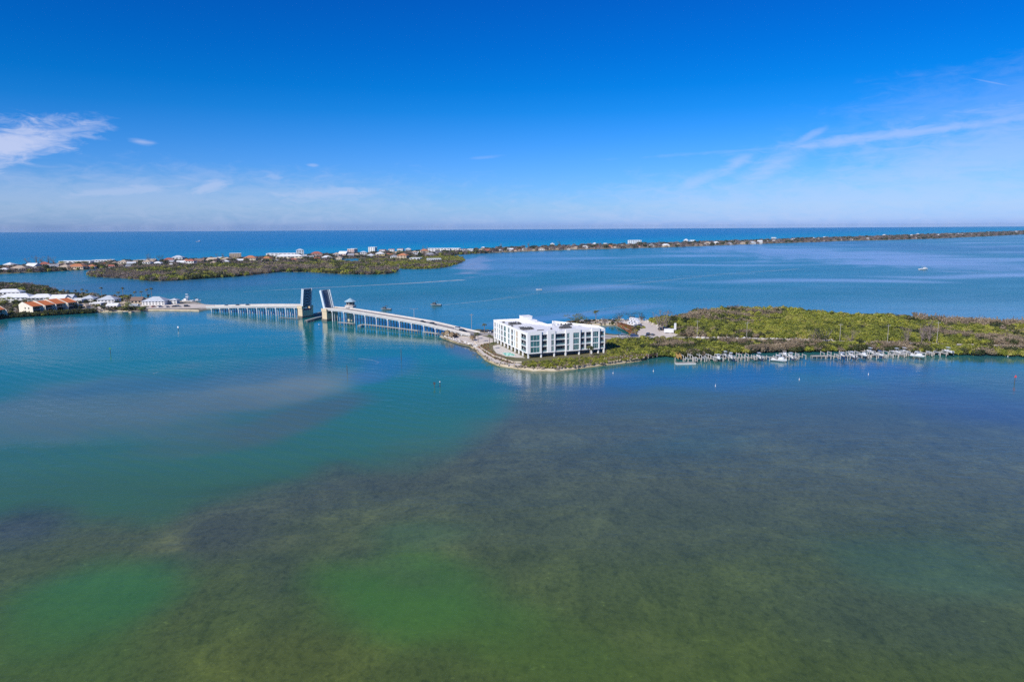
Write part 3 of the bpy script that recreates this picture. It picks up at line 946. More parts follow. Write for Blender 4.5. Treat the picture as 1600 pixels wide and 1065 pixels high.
mass('islet_mangroves', fill(MANG, 6.2, lambda x, y, r: 5.2 * r.uniform(.7, 1.25), 0.3, lambda x, y, r: (r.choice([8, 9, 7, 3]) if wav(x, y, 45) + r.uniform(-.7, .7) < -.05 else r.choice([0, 1, 2, 5])), 18))
mass('marsh_scrub', fill(MANG2, 6.0, lambda x, y, r: 3.6 * r.uniform(.6, 1.25), 0.3, lambda x, y, r: (r.choice([9, 7, 6]) if wav(x, y, 40, 1) + r.uniform(-.5, .5) < -.3 else r.choice([0, 1, 2])), 19))
LWOOD = pts([(-120, 451), (-120, 445), (0, 444.5), (40, 446), (70, 450), (84, 455), (60, 456), (0, 455)], 1.2)
mass('village_mangroves', fill(LWOOD, 4.2, lambda x, y, r: 4.6 * r.uniform(.7, 1.2), 0.4, [(5, 3), (6, 2), (8, 3), (0, 1.5), (7, 2)], 20))
land('mangrove_point_ground', pts([(-120, 453), (-120, 444), (0, 443.5), (42, 445), (74, 449.5), (88, 456), (60, 458), (0, 457)]), 0.6, 2.5, [SOIL, SOIL], 12, 1.5)
HEDGE = pts([(-100, 501), (0, 496), (60, 492.2), (146, 487.5), (146, 485), (100, 486.8), (60, 489.5), (0, 492.5), (-100, 497)], 1.0)
mass('waterside_mangrove_hedge', fill(HEDGE, 1.9, lambda x, y, r: 2.3 * r.uniform(.75, 1.2), 0.7, [(5, 4), (6, 3), (0, 1.5)], 21))

# ------------------------------------------------------------------ the white apartment building
Z0 = 1.2
A = P(824, 560, Z0)
B = P(945, 551, Z0)
B_ANG = math.atan2(B.y - A.y, B.x - A.x)
BL = (B - A).length
bld = thing('apartment_building', A, B_ANG, 'long white flat roofed apartment building raised over open parking at the island tip', 'apartment building')
KS = BL / 50.0
PLAN = [(0, 0), (50 * KS, 0), (51.5 * KS, 11), (34 * KS, 42), (32 * KS, 30), (25 * KS, 30), (24.5 * KS, 58), (0, 61)]
ZF = [3.0, 6.45, 9.9, 13.35]          # floor levels of the three storeys and the roof
ZP = 14.5


def inset_poly(pl, d):
    out = []
    k = len(pl)
    for i in range(k):
        p0, p1, p2 = Vector(pl[i - 1]), Vector(pl[i]), Vector(pl[(i + 1) % k])
        t0, t1 = (p1 - p0).normalized(), (p2 - p1).normalized()
        n0, n1 = Vector((-t0.y, t0.x)), Vector((-t1.y, t1.x))
        q = n0 + n1
        out.append(p1 + q * (d / max(0.35, 1 + n0.dot(n1))))
    return [(p.x, p.y) for p in out]


b = MB()
b.prism(inset_poly(PLAN, 2.0), ZF[0], ZF[3] - 0.31)
b.build('inner_wall', GREYW, bld)
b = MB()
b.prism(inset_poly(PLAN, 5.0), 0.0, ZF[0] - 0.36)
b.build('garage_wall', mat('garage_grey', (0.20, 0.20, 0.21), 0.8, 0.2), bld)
b = MB()
b.prism(inset_poly(PLAN, 0.05), ZF[0] - 0.35, ZF[0] - 0.003)
b.prism(inset_poly(PLAN, 0.41), ZF[3] - 0.3, ZF[3] + 0.1, 0, 1)
b.build('floor_slab', [WHITE, ROOFW], bld)
wallb, parab = MB(), MB()
winb = {}


def pane_grid(o, ux, un, s0, s1, z0, z1, nx, nz, parent, gm, rec=0.22):
    """a window: white frame with each pane a piece of its own"""
    fb = MB()
    t, dp = 0.10, 0.12
    base = o - un * rec

    def bar(a0, a1, c0, c1):
        fb.obox(base + ux * a0 - un * dp + Vector((0, 0, c0)), ux * (a1 - a0), un * dp, (0, 0, c1 - c0))
    bar(s0, s1, z0, z0 + t); bar(s0, s1, z1 - t, z1)
    xs = [s0 + (s1 - s0) * i / nx for i in range(nx + 1)]
    zs = [z0 + t + (z1 - z0 - 2 * t) * i / nz for i in range(nz + 1)]
    for i, x in enumerate(xs):
        c = x if i == 0 else (x - t if i == nx else x - t / 2)
        bar(c, c + t, z0 + t, z1 - t)
    f = fb.build('window', FRAMEW, parent)
    for i in range(nx):
        for j in range(nz):
            pb = MB()
            x0 = xs[i] + (t if i == 0 else t / 2)
            x1 = xs[i + 1] - (t if i == nx - 1 else t / 2)
            zz0, zz1 = zs[j] + (0.03 if j else 0), zs[j + 1] - (0.03 if j < nz - 1 else 0)
            pb.obox(base + ux * x0 - un * 0.09 + Vector((0, 0, zz0)), ux * (x1 - x0), un * 0.04, (0, 0, zz1 - zz0))
            pb.build('pane', gm, f)
        if nz > 1:
            continue
    return f


def facade(p, q, strips, posts, proud=()):
    """one outer wall from p to q (outside on its right hand): strips = (s0, s1, kind)"""
    p, q = Vector((*p, 0)), Vector((*q, 0))
    L = (q - p).length
    ux = (q - p).normalized()
    un = Vector((ux.y, -ux.x, 0))
    T = 0.4

    def out_of(s):
        for a, c, d in proud:
            if a - 1e-4 <= s[0] and s[1] <= c + 1e-4:
                return d
        return 0.0
    for s in strips:
        s0, s1, kind = s[0] * L, s[1] * L, s[2]
        d = out_of(s)
        o = p + un * d
        top = ZP + (0.75 if d else 0)
        z0 = ZF[0] - 0.35
        w = lambda a, c, e, f, th=T: wallb.obox(o + ux * a - un * th + Vector((0, 0, e)), ux * (c - a), un * th, (0, 0, f - e))
        if kind == 'wall':
            w(s0, s1, z0, top, T + d)
            continue
        w(s0, s1, z0, ZF[0] + (0.12 if kind != 'bal' else 0.1))
        for fl in range(3):
            lo, hi = ZF[fl] + (0.12 if kind != 'bal' else 0.1), ZF[fl + 1] - (0.16 if kind != 'bal' else 0.3)
            nxt = ZF[fl + 1] + (0.12 if kind != 'bal' else 0.1) if fl < 2 else top
            w(s0, s1, hi, nxt)
            if kind.startswith('win'):
                wallb.obox(o + ux * s0 - un * 2.0 + Vector((0, 0, lo)), ux * (s1 - s0), un * 1.3, (0, 0, hi - lo), 1)
                pane_grid(o, ux, un, s0, s1, lo, hi, int(kind[3]), 2, bld, GL_TEAL)
            elif kind == 'tan':
                wallb.obox(o + ux * s0 - un * 0.6 + Vector((0, 0, lo)), ux * (s1 - s0), un * 0.45, (0, 0, hi - lo), 2)
            elif kind == 'bal':
                rb = MB()
                rb.obox(o + ux * s0 - un * 1.98 + Vector((0, 0, lo - 0.1)), ux * (s1 - s0), un * 1.55, (0, 0, 0.097))
                bal = rb.build('balcony', WHITE, bld)
                gb = MB()
                gb.obox(o + ux * (s0 + .05) - un * 0.28 + Vector((0, 0, lo + .03)), ux * (s1 - s0 - .1), un * 0.05, (0, 0, 1.0))
                gb.build('glass_railing', RAILG, bal)
                nd = max(2, int((s1 - s0) / 1.6))
                for k in range(nd):
                    gb = MB()
                    a0 = s0 + (s1 - s0) * k / nd + .06
                    a1 = s0 + (s1 - s0) * (k + 1) / nd - .06
                    gb.obox(o + ux * a0 - un * 1.97 + Vector((0, 0, lo + .02)), ux * (a1 - a0), un * 0.06, (0, 0, hi - lo - .3))
                    gb.build('glass_door', GL_DARK, bal)
    for s in posts:
        wb = MB()
        w_ = 0.8 if len(posts) < 8 else 0.7
        wb.obox(p + ux * (s * L - w_ / 2) - un * 0.9, ux * w_, un * 0.85, (0, 0, ZF[0] - 0.353))
        wb.build('column', WHITE, bld)


F = lambda u: (u - 610) / (1498 - 610)
front = [(610, 640, 'wall'), (640, 745, 'win3'), (745, 765, 'wall'), (765, 830, 'bal'), (830, 874, 'wall'), (874, 905, 'win2'), (905, 920, 'wall'), (920, 1035, 'bal'), (1035, 1049, 'wall'),
         (1049, 1080, 'win2'), (1080, 1121, 'wall'), (1121, 1190, 'win3'), (1190, 1204, 'wall'), (1204, 1261, 'bal'), (1261, 1275, 'wall'), (1275, 1336, 'bal'), (1336, 1350, 'wall'),
         (1350, 1415, 'win3'), (1415, 1430, 'wall'), (1430, 1490, 'bal'), (1490, 1498, 'wall')]
facade(PLAN[0], PLAN[1], [(F(a), F(c), k) for a, c, k in front], [0.015] + [F(u) for u in (765, 912, 1042, 1197, 1343, 1422, 1488)],
       [(F(610), F(765), .7), (F(830), F(920), .45), (F(1035), F(1204), .7), (F(1336), F(1430), .7)])
# the long side towards the bridge: far end first
sx = lambda y: 1 - y / 61.0
side = [(61, 59.5, 'wall'), (59.5, 57, 'bal'), (57, 54.6, 'wall'), (54.6, 52.8, 'win1'), (52.8, 50.5, 'wall'), (50.5, 48.2, 'win2'), (48.2, 46.5, 'wall'), (46.5, 43.2, 'bal'), (43.2, 41.4, 'wall'), (41.4, 37.0, 'win2'), (37.0, 33.5, 'wall'),
        (33.5, 30.2, 'win2'), (30.2, 27.6, 'wall'), (27.6, 24.2, 'bal'), (24.2, 22.4, 'wall'), (22.4, 20.9, 'win1'), (20.9, 18.8, 'wall'), (18.8, 15.8, 'tan'), (15.8, 10.4, 'wall'), (10.4, 2.2, 'bal'), (2.2, 0, 'wall')]
facade(PLAN[7], PLAN[0], [(sx(a), sx(c), k) for a, c, k in side], [sx(y) for y in (60.3, 54, 47.5, 41, 34.5, 28, 21.5, 15, 8.5)], [(sx(57), sx(46.5), .0)])
facade(PLAN[1], PLAN[2], [(0, .1, 'wall'), (.1, .85, 'bal'), (.85, 1, 'wall')], [0.9])
facade(PLAN[2], PLAN[3], [(0, .12, 'wall'), (.12, .25, 'win2'), (.25, .4, 'wall'), (.4, .55, 'bal'), (.55, .7, 'wall'), (.7, .85, 'win2'), (.85, 1, 'wall')], [.05, .35, .65, .95])
facade(PLAN[3], PLAN[4], [(0, 1, 'wall')], [])
facade(PLAN[4], PLAN[5], [(0, .3, 'wall'), (.3, .7, 'win2'), (.7, 1, 'wall')], [.5])
facade(PLAN[5], PLAN[6], [(0, .2, 'wall'), (.2, .35, 'win2'), (.35, .6, 'wall'), (.6, .75, 'win2'), (.75, 1, 'wall')], [.1, .5, .9])
facade(PLAN[6], PLAN[7], [(0, .15, 'wall'), (.15, .3, 'win2'), (.3, .5, 'wall'), (.5, .75, 'bal'), (.75, 1, 'wall')], [.05, .5, .95])
wallb.build('outer_wall', [WHITE, GREYW, TANP], bld)
b = MB()
b.box(19.5 * KS, 52.5, ZF[3] + 0.1, 6.2, 6.5, 3.4)
b.box(19.5 * KS, 52.5, ZF[3] + 3.5, 6.6, 6.9, 0.25)
b.build('stair_tower', WHITE, bld)
b = MB()
b.box(21.5 * KS, 45.5, ZF[3] + 0.1, 4.5, 5.0, 1.8)
b.box(22 * KS, 39.5, ZF[3] + 0.1, 3.6, 4.0, 1.2)
b.build('stair_hood', WHITE, bld)
for k, (cx, cy) in enumerate([(8.2, 43), (7.5, 20), (31, 16.5), (37.0, 26.0)]):
    ub = MB()
    for i in range(3):
        for j in range(5):
            if rnd.random() < .86:
                ub.box(cx * KS + (j - 2) * 1.5 + rnd.uniform(-.15, .15), cy + (i - 1) * 2.0 + rnd.uniform(-.2, .2), ZF[3] + .1, .95, .95, rnd.uniform(.8, 1.15), mi=0)
                ub.cyl((cx * KS + (j - 2) * 1.5, cy + (i - 1) * 2.0, ZF[3] + .95), (cx * KS + (j - 2) * 1.5, cy + (i - 1) * 2.0, ZF[3] + 1.3), .36, .36, 8, 0)
    tag(ub.build('condenser_units', DARKM, bld), kind='stuff')
for cx, cy, sx_, sy_, sz in [(3.5, 51, 1.4, 1, .9), (4.2, 40, 3.2, .5, .4), (3.0, 33.5, 1, 1, .8), (11, 31, 3.6, .5, .4), (7.2, 28.5, 3.6, .45, .4), (3.5, 11, .9, .9, .9), (13.5, 13, 4.5, .5, .45), (21, 14, .8, .8, 1.0), (24.5, 9.5, 1.2, .9, .9), (27, 22, .8, .8, .7),
                             (43, 20.5, 2.6, .6, .5), (28.5, 28.6, 1.6, 1.2, 1.1), (35, 12.5, 2.8, .5, .4), (12.5, 52.5, 1, 1, .8), (44, 8, .8, .8, .6)]:
    vb = MB()
    vb.box(cx * KS, cy, ZF[3] + .1, sx_, sy_, sz * .8, rnd.uniform(-.1, .1))
    vb.box(cx * KS, cy, ZF[3] + .1 + sz * .8, sx_ * .8, sy_ * .8, sz * .2)
    vb.build('roof_vent', rnd.choice([DARKM, GREYW, GREYW]), bld)


def loc_b(s, d, z=0.0):
    c, q = math.cos(B_ANG), math.sin(B_ANG)
    return Vector((A.x + c * s - q * d, A.y + q * s + c * d, Z0 + z))


# pool terrace on the bridge side
sheet('pool_terrace', [loc_b(-.3, 2), loc_b(-.3, 50), loc_b(-5.5, 46), loc_b(-9, 34), loc_b(-11, 22), loc_b(-9, 11), loc_b(-5, 5)], 1.246, PAVE)
pool = thing('swimming_pool', loc_b(-5.6, 15.5), B_ANG, 'small turquoise swimming pool on the pale terrace beside the white apartment building', 'swimming pool')
b = MB()
b.prism([(-3.2, -4.6), (1.6, -5.6), (2.8, -2.0), (2.5, 4.8), (-2.4, 5.6)], .06, .12)
b.build('water_surface', POOLM, pool)
b = MB()
ring = [(-3.2, -4.6), (1.6, -5.6), (2.8, -2.0), (2.5, 4.8), (-2.4, 5.6)]
big = [(x * 1.16, y * 1.1) for x, y in ring]
for i in range(5):
    j = (i + 1) % 5
    b.face([(*big[i], .2), (*big[j], .2), (*ring[j], .2), (*ring[i], .2)])
    b.face([(*big[i], .0), (*big[j], .0), (*big[j], .2), (*big[i], .2)])
    b.face([(*ring[j], .1), (*ring[i], .1), (*ring[i], .2), (*ring[j], .2)])
b.build('pool_coping', mat('pool_coping_stone', (.62, .58, .50), .7, .05), pool)
# low garden wall along the beach
wl = pts([(741, 534), (752, 545), (770, 556), (800, 566), (815, 566.5)], 1.2)
gw = thing('garden_wall', wl[0], 0, 'low pale curved wall between the beach and the mulched garden of the white building', 'wall')
b = MB()
for i in range(len(wl) - 1):
    d = wl[i + 1] - wl[i]
    nrm = Vector((-d.y, d.x, 0)).normalized() * .45
    b.obox(wl[i] - wl[0] - Vector((0, 0, .6)), d, nrm, (0, 0, 1.25))
b.build('wall_body', mat('pale_seawall', (.60, .53, .42), .8, .1), gw)

# ------------------------------------------------------------------ the drawbridge
NE = [(322, 486.5, 2.6), (345, 488.2, 3.6), (370, 489.6, 4.8), (410, 492.2, 6.4), (450, 494.8, 7.6), (469, 496.6, 8.1), (508, 501.5, 8.6), (534.6, 503.8, 8.5), (573, 508.5, 7.6), (614, 513.5, 6.4), (658, 519.0, 5.2), (690, 524, 3.9), (735, 529.5, 1.6)]
NEAR = [(P(x, y, 0), z) for x, y, z in NE]
DW = 10.4


def seg_at(path, s):
    for i in range(len(path) - 1):
        L = (path[i + 1][0] - path[i][0]).length
        if s <= L or i == len(path) - 2:
            t = s / L
            p = path[i][0].lerp(path[i + 1][0], t)
            d = (path[i + 1][0] - path[i][0]).normalized()
            return p, path[i][1] + (path[i + 1][1] - path[i][1]) * t, d
        s -= L


def plen(path):
    return sum((path[i + 1][0] - path[i][0]).length for i in range(len(path) - 1))


def approach(name, path, label, bents, marks=True):
    o0 = path[0][0].copy()
    root = thing(name, (o0.x, o0.y, 0), 0, label, 'bridge')
    L = plen(path)
    k = int(L / 6)
    st = [seg_at(path, L * i / k) for i in range(k + 1)]
    nr = [Vector((-d.y, d.x, 0)) for _, _, d in st]
    for i in range(1, k):
        nr[i] = (nr[i - 1] + nr[min(i + 1, k)] + nr[i]).normalized()

    def strip(b, a0, a1, z0, z1, mi=0):
        for i in range(k):
            q = []
            for j in (i, i + 1):
                p, z, d = st[j]
                q.append([p - o0 + nr[j] * a + Vector((0, 0, z + h)) for a, h in ((a0, z0), (a1, z0), (a1, z1), (a0, z1))])
            for e in range(4):
                f = (e + 1) % 4
                b.face([q[0][e], q[1][e], q[1][f], q[0][f]][::-1], mi)
        for j, rev in ((0, False), (k, True)):
            p, z, d = st[j]
            qq = [p - o0 + nr[j] * a + Vector((0, 0, z + h)) for a, h in ((a0, z0), (a1, z0), (a1, z1), (a0, z1))]
            b.face(qq[::-1] if rev else qq, mi)
    b = MB(); strip(b, 0, DW, .95, 1.35); b.build('deck', CONC, root)
    b = MB(); strip(b, 1.6, DW - 1.6, 1.354, 1.375); b.build('roadway', ASPH, root)
    for a0, a1 in ((.0, .32), (DW - .32, DW)):
        b = MB(); strip(b, a0, a1, 1.353, 2.35); b.build('barrier', CONC, root)
    for a0 in (.5, 3.4, 6.3, DW - 1.1):
        b = MB(); strip(b, a0, a0 + .6, .0, .948); b.build('girder', PILEM, root)
    b = MB(); strip(b, DW / 2 - .1, DW / 2 + .1, 1.378, 1.384); b.build('centre_line', MARK, root)
    n_b = bents
    pile = {}
    for i in range(n_b):
        s = L * (i + .6) / (n_b + .25)
        p, z, d = seg_at(path, s)
        w = Vector((-d.y, d.x, 0))
        b = MB()
        b.obox(p - o0 - d * .6 + w * .2 + Vector((0, 0, z - .95)), d * 1.2, w * (DW - .4), (0, 0, .947))
        b.build('pile_cap', PILEM, root)
        for q in (.9, 3.6, 6.6, 9.4):
            b = MB()
            h = z - .953
            c = p - o0 + w * q
            b.obox(c - d * .36 - w * .36 + Vector((0, 0, -1.2)), d * .72, w * .72, (0, 0, h + 1.2))
            b.build('pile', PILEM, root)
    return root, st, o0


lb, lst, lo0 = approach('bridge_approach', NEAR[:6], 'concrete bridge approach on pale piles running from the restaurant shore to the raised left leaf', 10)
rb_, rst, ro0 = approach('bridge_approach', NEAR[6:], 'long concrete bridge approach on pale piles sloping down to the white apartment building', 12)
dir_l = (NEAR[5][0] - NEAR[4][0]).normalized()
dir_r = (NEAR[7][0] - NEAR[6][0]).normalized()
ch = (NEAR[6][0] - NEAR[5][0]).normalized()
wn = Vector((-ch.y, ch.x, 0))


def leaf(name, pivot, ang, toward, label, deck_up):
    """a raised bascule leaf: girders, cross beams, open grating and its rails"""
    rz = math.atan2(toward.y, toward.x)
    root = thing(name, pivot, rz, label, 'bridge leaf')
    root.rotation_euler = (0, -ang, rz)
    LN, WD = 15.2, 9.4
    yy = (0, WD) if deck_up > 0 else (-WD, 0)
    y0 = yy[0]
    for q in (.25, WD - .85):
        b = MB()
        b.obox((-1.5, y0 + q, -1.45), (LN + 1.5, 0, 0), (0, .7, 0), (0, 0, 1.25))
        b.build('main_girder', STEELB, root)
    for k in range(7):
        b = MB(); b.obox((.6 + k * 2.35, y0 + .853, -1.0), (.35, 0, 0), (0, WD - 1.706, 0), (0, 0, .797)); b.build('cross_beam', mat('dull_steel_beam', (.30, .36, .42), .6, .2), root)
    for q in (2.6, 4.6, 6.6):
        b = MB(); b.obox((0, y0 + q, -.45), (LN, 0, 0), (0, .25, 0), (0, 0, .246)); b.build('stringer', GRATE, root)
    b = MB(); b.obox((-.2, y0, -.2), (LN + .2, 0, 0), (0, WD, 0), (0, 0, .18)); b.build('deck_grating', GRATE, root)
    for q, wd in ((.0, .7), (1.55, .4), (WD - 1.95, .4), (WD - .7, .7)):
        b = MB(); b.obox((0, y0 + q, -.017), (LN, 0, 0), (0, wd, 0), (0, 0, .9 if wd > .4 else .35)); b.build('side_rail', STEELB, root)
    for k in range(6):
        for e in (0, 1):
            xa, xb = .6 + k * 2.35 + .35, .6 + (k + 1) * 2.35
            b = MB(); b.cyl((xa, y0 + (1.0 if e else WD - 1.0), -.92), (xb, y0 + (WD / 2), -.92), .13, .13, 5); b.build('lateral_brace', STEELB, root)
    b = MB(); b.obox((LN + .003, y0, -.35), (.3, 0, 0), (0, WD, 0), (0, 0, .5)); b.build('edge_beam', STEELB, root)
    return root


zl, zr = NEAR[5][1] + 1.3, NEAR[6][1] + 1.3
pl_ = NEAR[5][0] + ch * 1.5
pr_ = NEAR[6][0] - ch * 1.0
leaf('bascule_leaf', (pl_.x + wn.x * .5, pl_.y + wn.y * .5, zl), R(80), ch, 'raised drawbridge leaf on the restaurant side showing its dark steel underside', 1)
leaf('bascule_leaf', (pr_.x + wn.x * .5, pr_.y + wn.y * .5, zr), R(74), -ch, 'raised drawbridge leaf next to the control house showing dark open grating between pale rails', -1)


def pier(at_, fwd, label):
    root = thing('bascule_pier', (at_.x, at_.y, 0), math.atan2(fwd.y, fwd.x), label, 'bridge pier')
    b = MB()
    b.box(0, DW / 2, -1.5, 6.6, DW + 1.4, 3.2)
    b.build('footing', mat('dark_wet_concrete', (.16, .14, .11), .8, .3), root)
    b = MB()
    for y in (-.2, DW - 1.0):
        b.box(0, y + .6, 1.703, 6.0, 1.3, 6.2)
    b.box(2.3, DW / 2, 1.703, 1.3, DW - 1.0, 4.6)
    b.box(-2.3, DW / 2, 1.703, 1.3, DW - 1.0, 5.8)
    b.build('pier_wall', PIERM, root)
    b = MB()
    for y in (-.35, DW - 1.0):
        b.box(-.1, y + .65, 7.906, 6.6, 1.8, 2.2)
    b.build('pier_head', PIERM, root)
    b = MB(); b.box(1.55, DW / 2, 2.0, .12, DW - 1.2, 5.6); b.build('counterweight_recess', GRATE, root)
    return root


pier(NEAR[5][0] + ch * .6, ch, 'tan concrete bascule pier under the raised leaf nearest the restaurant shore')
pier(NEAR[6][0] - ch * .2, -ch if False else ch, 'tan concrete bascule pier under the raised leaf beside the control house')

# control house
hp, hz, hd = seg_at(NEAR[6:], 15.5)
hw = Vector((-hd.y, hd.x, 0))
hc = hp + hw * (DW + 3.0)
th = thing('bridge_control_house', (hc.x, hc.y, 0), math.atan2(hd.y, hd.x), 'octagonal bridge control house with blue grey hipped roof standing beside the right bridge approach', 'control house')


def octa(r):
    return [(r * math.cos(R(22.5 + 45 * i)), r * math.sin(R(22.5 + 45 * i))) for i in range(8)]


th.scale = (1.12, 1.12, 1.16)
b = MB(); b.prism(octa(2.6), -1.5, 9.3); b.build('tower_wall', PIERM, th)
b = MB(); b.prism(octa(4.3), 9.303, 10.5); b.build('gallery', CONC, th)
b = MB(); b.prism(octa(3.1), 10.503, 13.3); b.build('cabin_wall', mat('control_house_stucco', (.50, .44, .38), .8, .1), th)
for i in range(8):
    a = R(45 * i + 45)
    b = MB(); b.box(0, 0, -.8, .1, 1.9, 1.6)
    o = b.build('window', GL_HOUSE, th)
    o.location = (math.cos(a) * 2.9, math.sin(a) * 2.9, 12.0); o.rotation_euler = (0, 0, a)
b = MB()
lo_, hi_ = octa(4.5), octa(.25)
for i in range(8):
    j = (i + 1) % 8
    b.face([(*lo_[i], 13.3), (*lo_[j], 13.3), (*hi_[j], 15.6), (*hi_[i], 15.6)])
    b.face([(*lo_[j], 13.3), (*lo_[i], 13.3), (0, 0, 13.31)])
b.face([(*p, 15.6) for p in hi_])
b.build('roof', mat('blue_grey_metal_roof', (.36, .50, .56), .45, .1), th)

# timber fenders and the old catwalks
def jetty(name, line, half, z, deckm, pilem, label, cat, gap=3.0, rows=(-.8, .8), group=None, rail=False, wall=0.0):
    q = [Vector((p[0], p[1], 0)) for p in line]
    root = thing(name, (q[0].x, q[0].y, 0), 0, label, cat, group)
    path = [(p, z) for p in q]
    L = plen(path)
    pm = MB(); pm.cyl((0, 0, -1.3), (0, 0, 1), .2, .2, 6)
    pme = pm.mesh('pile', pilem)
    k = max(1, int(L / gap))
    bm_ = MB()
    nb = max(1, int(L / 2.4))
    board = MB(); board.obox((-1.15, -half, 0), (2.3, 0, 0), (0, 2 * half, 0), (0, 0, .22))
    bme = board.mesh('deck_panel', deckm)
    for i in range(nb):
        p, _, d = seg_at(path, L * (i + .5) / nb)
        o = link('deck_panel', bme, root, (p.x - q[0].x, p.y - q[0].y, z - .22 + rnd.uniform(-.02, .02)), math.atan2(d.y, d.x), (L / nb / 2.34, 1, 1))
    for i in range(k + 1):
        p, _, d = seg_at(path, L * i / k)
        w = Vector((-d.y, d.x, 0))
        for rr_ in rows:
            c = p - q[0] + w * half * rr_
            o = link('pile', pme, root, (c.x, c.y, z - .223 if not rail else z + .9))
            o.location.z -= 1.0
            o.scale = (1, 1, 1)
            if not rail:
                o.location.z = z - .223 - 1.0
    if wall:
        for i in range(len(q) - 1):
            b = MB()
            d = (q[i + 1] - q[i]); w = Vector((-d.y, d.x, 0)).normalized()
            b.obox(q[i] - q[0] - w * (half + .13) + Vector((0, 0, -.5)), d, w * .12, (0, 0, z + .4 - .2))
            b.build('fender_board', pilem, root)
    if rail:
        b = MB()
        for i in range(len(q) - 1):
            d = (q[i + 1] - q[i]); w = Vector((-d.y, d.x, 0)).normalized()
            for sd in (-1, 1):
                for zz in (.5, .95):
                    b.obox(q[i] - q[0] + w * (half * .92 * sd) + Vector((0, 0, z + zz)), d, w * .1, (0, 0, .1))
        b.build('railing', deckm, root)
    return root


jetty('timber_fender', pts([(478, 504), (494, 499.5), (508, 496.5)]), 1.1, 1.9, TIMBP, TIMB, 'weathered timber fender jutting into the channel in front of the raised drawbridge', 'fender', 2.2, wall=.3)
jetty('timber_fender', pts([(437, 497), (452, 498), (467, 499)]), .5, 1.0, TIMB, TIMB, 'low dark row of fender piles in front of the left bridge piles', 'fender', 1.6)
jetty('timber_fender', pts([(488, 493.5), (505, 489.5)]), .9, 1.8, TIMB, TIMB, 'dark timber fender across the channel behind the raised leaves', 'fender', 2.2, wall=.3)
jetty('catwalk', pts([(529, 506.2), (553, 508.4)]), 1.2, 1.7, TIMBP, TIMB, 'short pale catwalk on piles closest to the control house pier', 'catwalk', 2.8)
jetty('catwalk', pts([(561, 512), (565, 509.8), (575, 510.2), (600, 513), (630, 516.8), (654, 520)]), 1.2, 1.7, TIMBP, TIMB, 'longest pale catwalk running on piles along the foot of the right bridge approach', 'catwalk', 2.8)
jetty('catwalk', pts([(662, 521.5), (685, 524.5)]), 1.2, 1.7, TIMBP, TIMB, 'short pale catwalk ending at the sandy bridge foot with the palms', 'catwalk', 2.8)

# ------------------------------------------------------------------ trees that stand on their own
def palm_crown(seed, fronds=17, droop=1.0):
    r = np.random.RandomState(seed)
    b = MB()
    for i in range(fronds):
        a = 6.283 * i / fronds + r.uniform(-.2, .2)
        up = r.uniform(-.25, .95)
        L = r.uniform(1.9, 2.5)
        d = np.array([math.cos(a), math.sin(a), 0]); sd = np.array([-math.sin(a), math.cos(a), 0])
        prev, wprev = np.zeros(3), .12
        for k in range(1, 5):
            t = k / 4
            p = d * L * t * (1 - .18 * t * (1 - up)) + np.array([0, 0, up * L * t * .7 - droop * L * .62 * t * t])
            wd = (.42, .46, .34, .05)[k - 1]
            sag = np.array([0, 0, -.5])
            b.face([prev, p, p + sd * wd + sag * wd, prev + sd * wprev + sag * wprev])
            b.face([p, prev, prev - sd * wprev + sag * wprev, p - sd * wd + sag * wd])
            prev, wprev = p, wd
    return b.mesh('palm_crown', [FROND])


PALM_C = [palm_crown(1), palm_crown(2, 13, 1.3), palm_crown(3, 20, .85), palm_crown(4, 9, 1.5)]
tb = MB()
for k in range(5):
    x0, x1 = .012 * k * k, .012 * (k + 1) ** 2
    tb.cyl((x0 * .25, 0, k / 5), (x1 * .25, 0, (k + 1) / 5), 1 - .08 * k, 1 - .08 * (k + 1), 7)
PALM_T = tb.mesh('palm_trunk', [BARK])
WITHERED = leaf_mat('withered_fronds', [(0.1, (0.16, 0.11, 0.06)), (0.6, (0.26, 0.19, 0.11)), (1.0, (0.34, 0.26, 0.16))], trans=.1)
PALM_D = palm_crown(7, 14, 1.5); PALM_D.materials[0] = WITHERED


def palm(p, h, label, group=None, size=1.0, crown=None, rz=None):
    root = thing('palm_tree', p, rnd.uniform(0, 6.28) if rz is None else rz, label, 'palm tree', group)
    link('trunk', PALM_T, root, (0, 0, -.1), 0, (.24 * size, .24 * size, h))
    t = link('crown', crown or rnd.choice(PALM_C), root, (.075 * .24 * size, 0, h - .1), 0, (size,) * 3)
    return root


def crown_mesh(seed, mats, card, n_=420, airy=.55):
    r = np.random.RandomState(seed)
    b = MB()
    lob = [(r.uniform(-.32, .32), r.uniform(-.32, .32), r.uniform(.35, .95), r.uniform(.14, .27)) for _ in range(11)]
    for _ in range(n_):
        L = lob[r.randint(11)]
        d = r.normal(size=3); d /= np.linalg.norm(d)
        p = np.array(L[:3]) + d * L[3] * r.uniform(airy, 1.15) * np.array([1, 1, .8])
        nrm = d + r.normal(size=3) * .6 + np.array([0, 0, .3]); nrm /= np.linalg.norm(nrm)
        t = np.cross(nrm, r.normal(size=3)); t /= np.linalg.norm(t); u = np.cross(nrm, t)
        s = card * r.uniform(.5, 1.2)
        b.face([p - t * s, p + u * s * .6, p + t * s, p - u * s * .6])
    for L in lob:
        b.cyl((0, 0, .18), (L[0], L[1], L[2]), .016, .004, 4, 1)
    return b.mesh('tree_crown', mats)


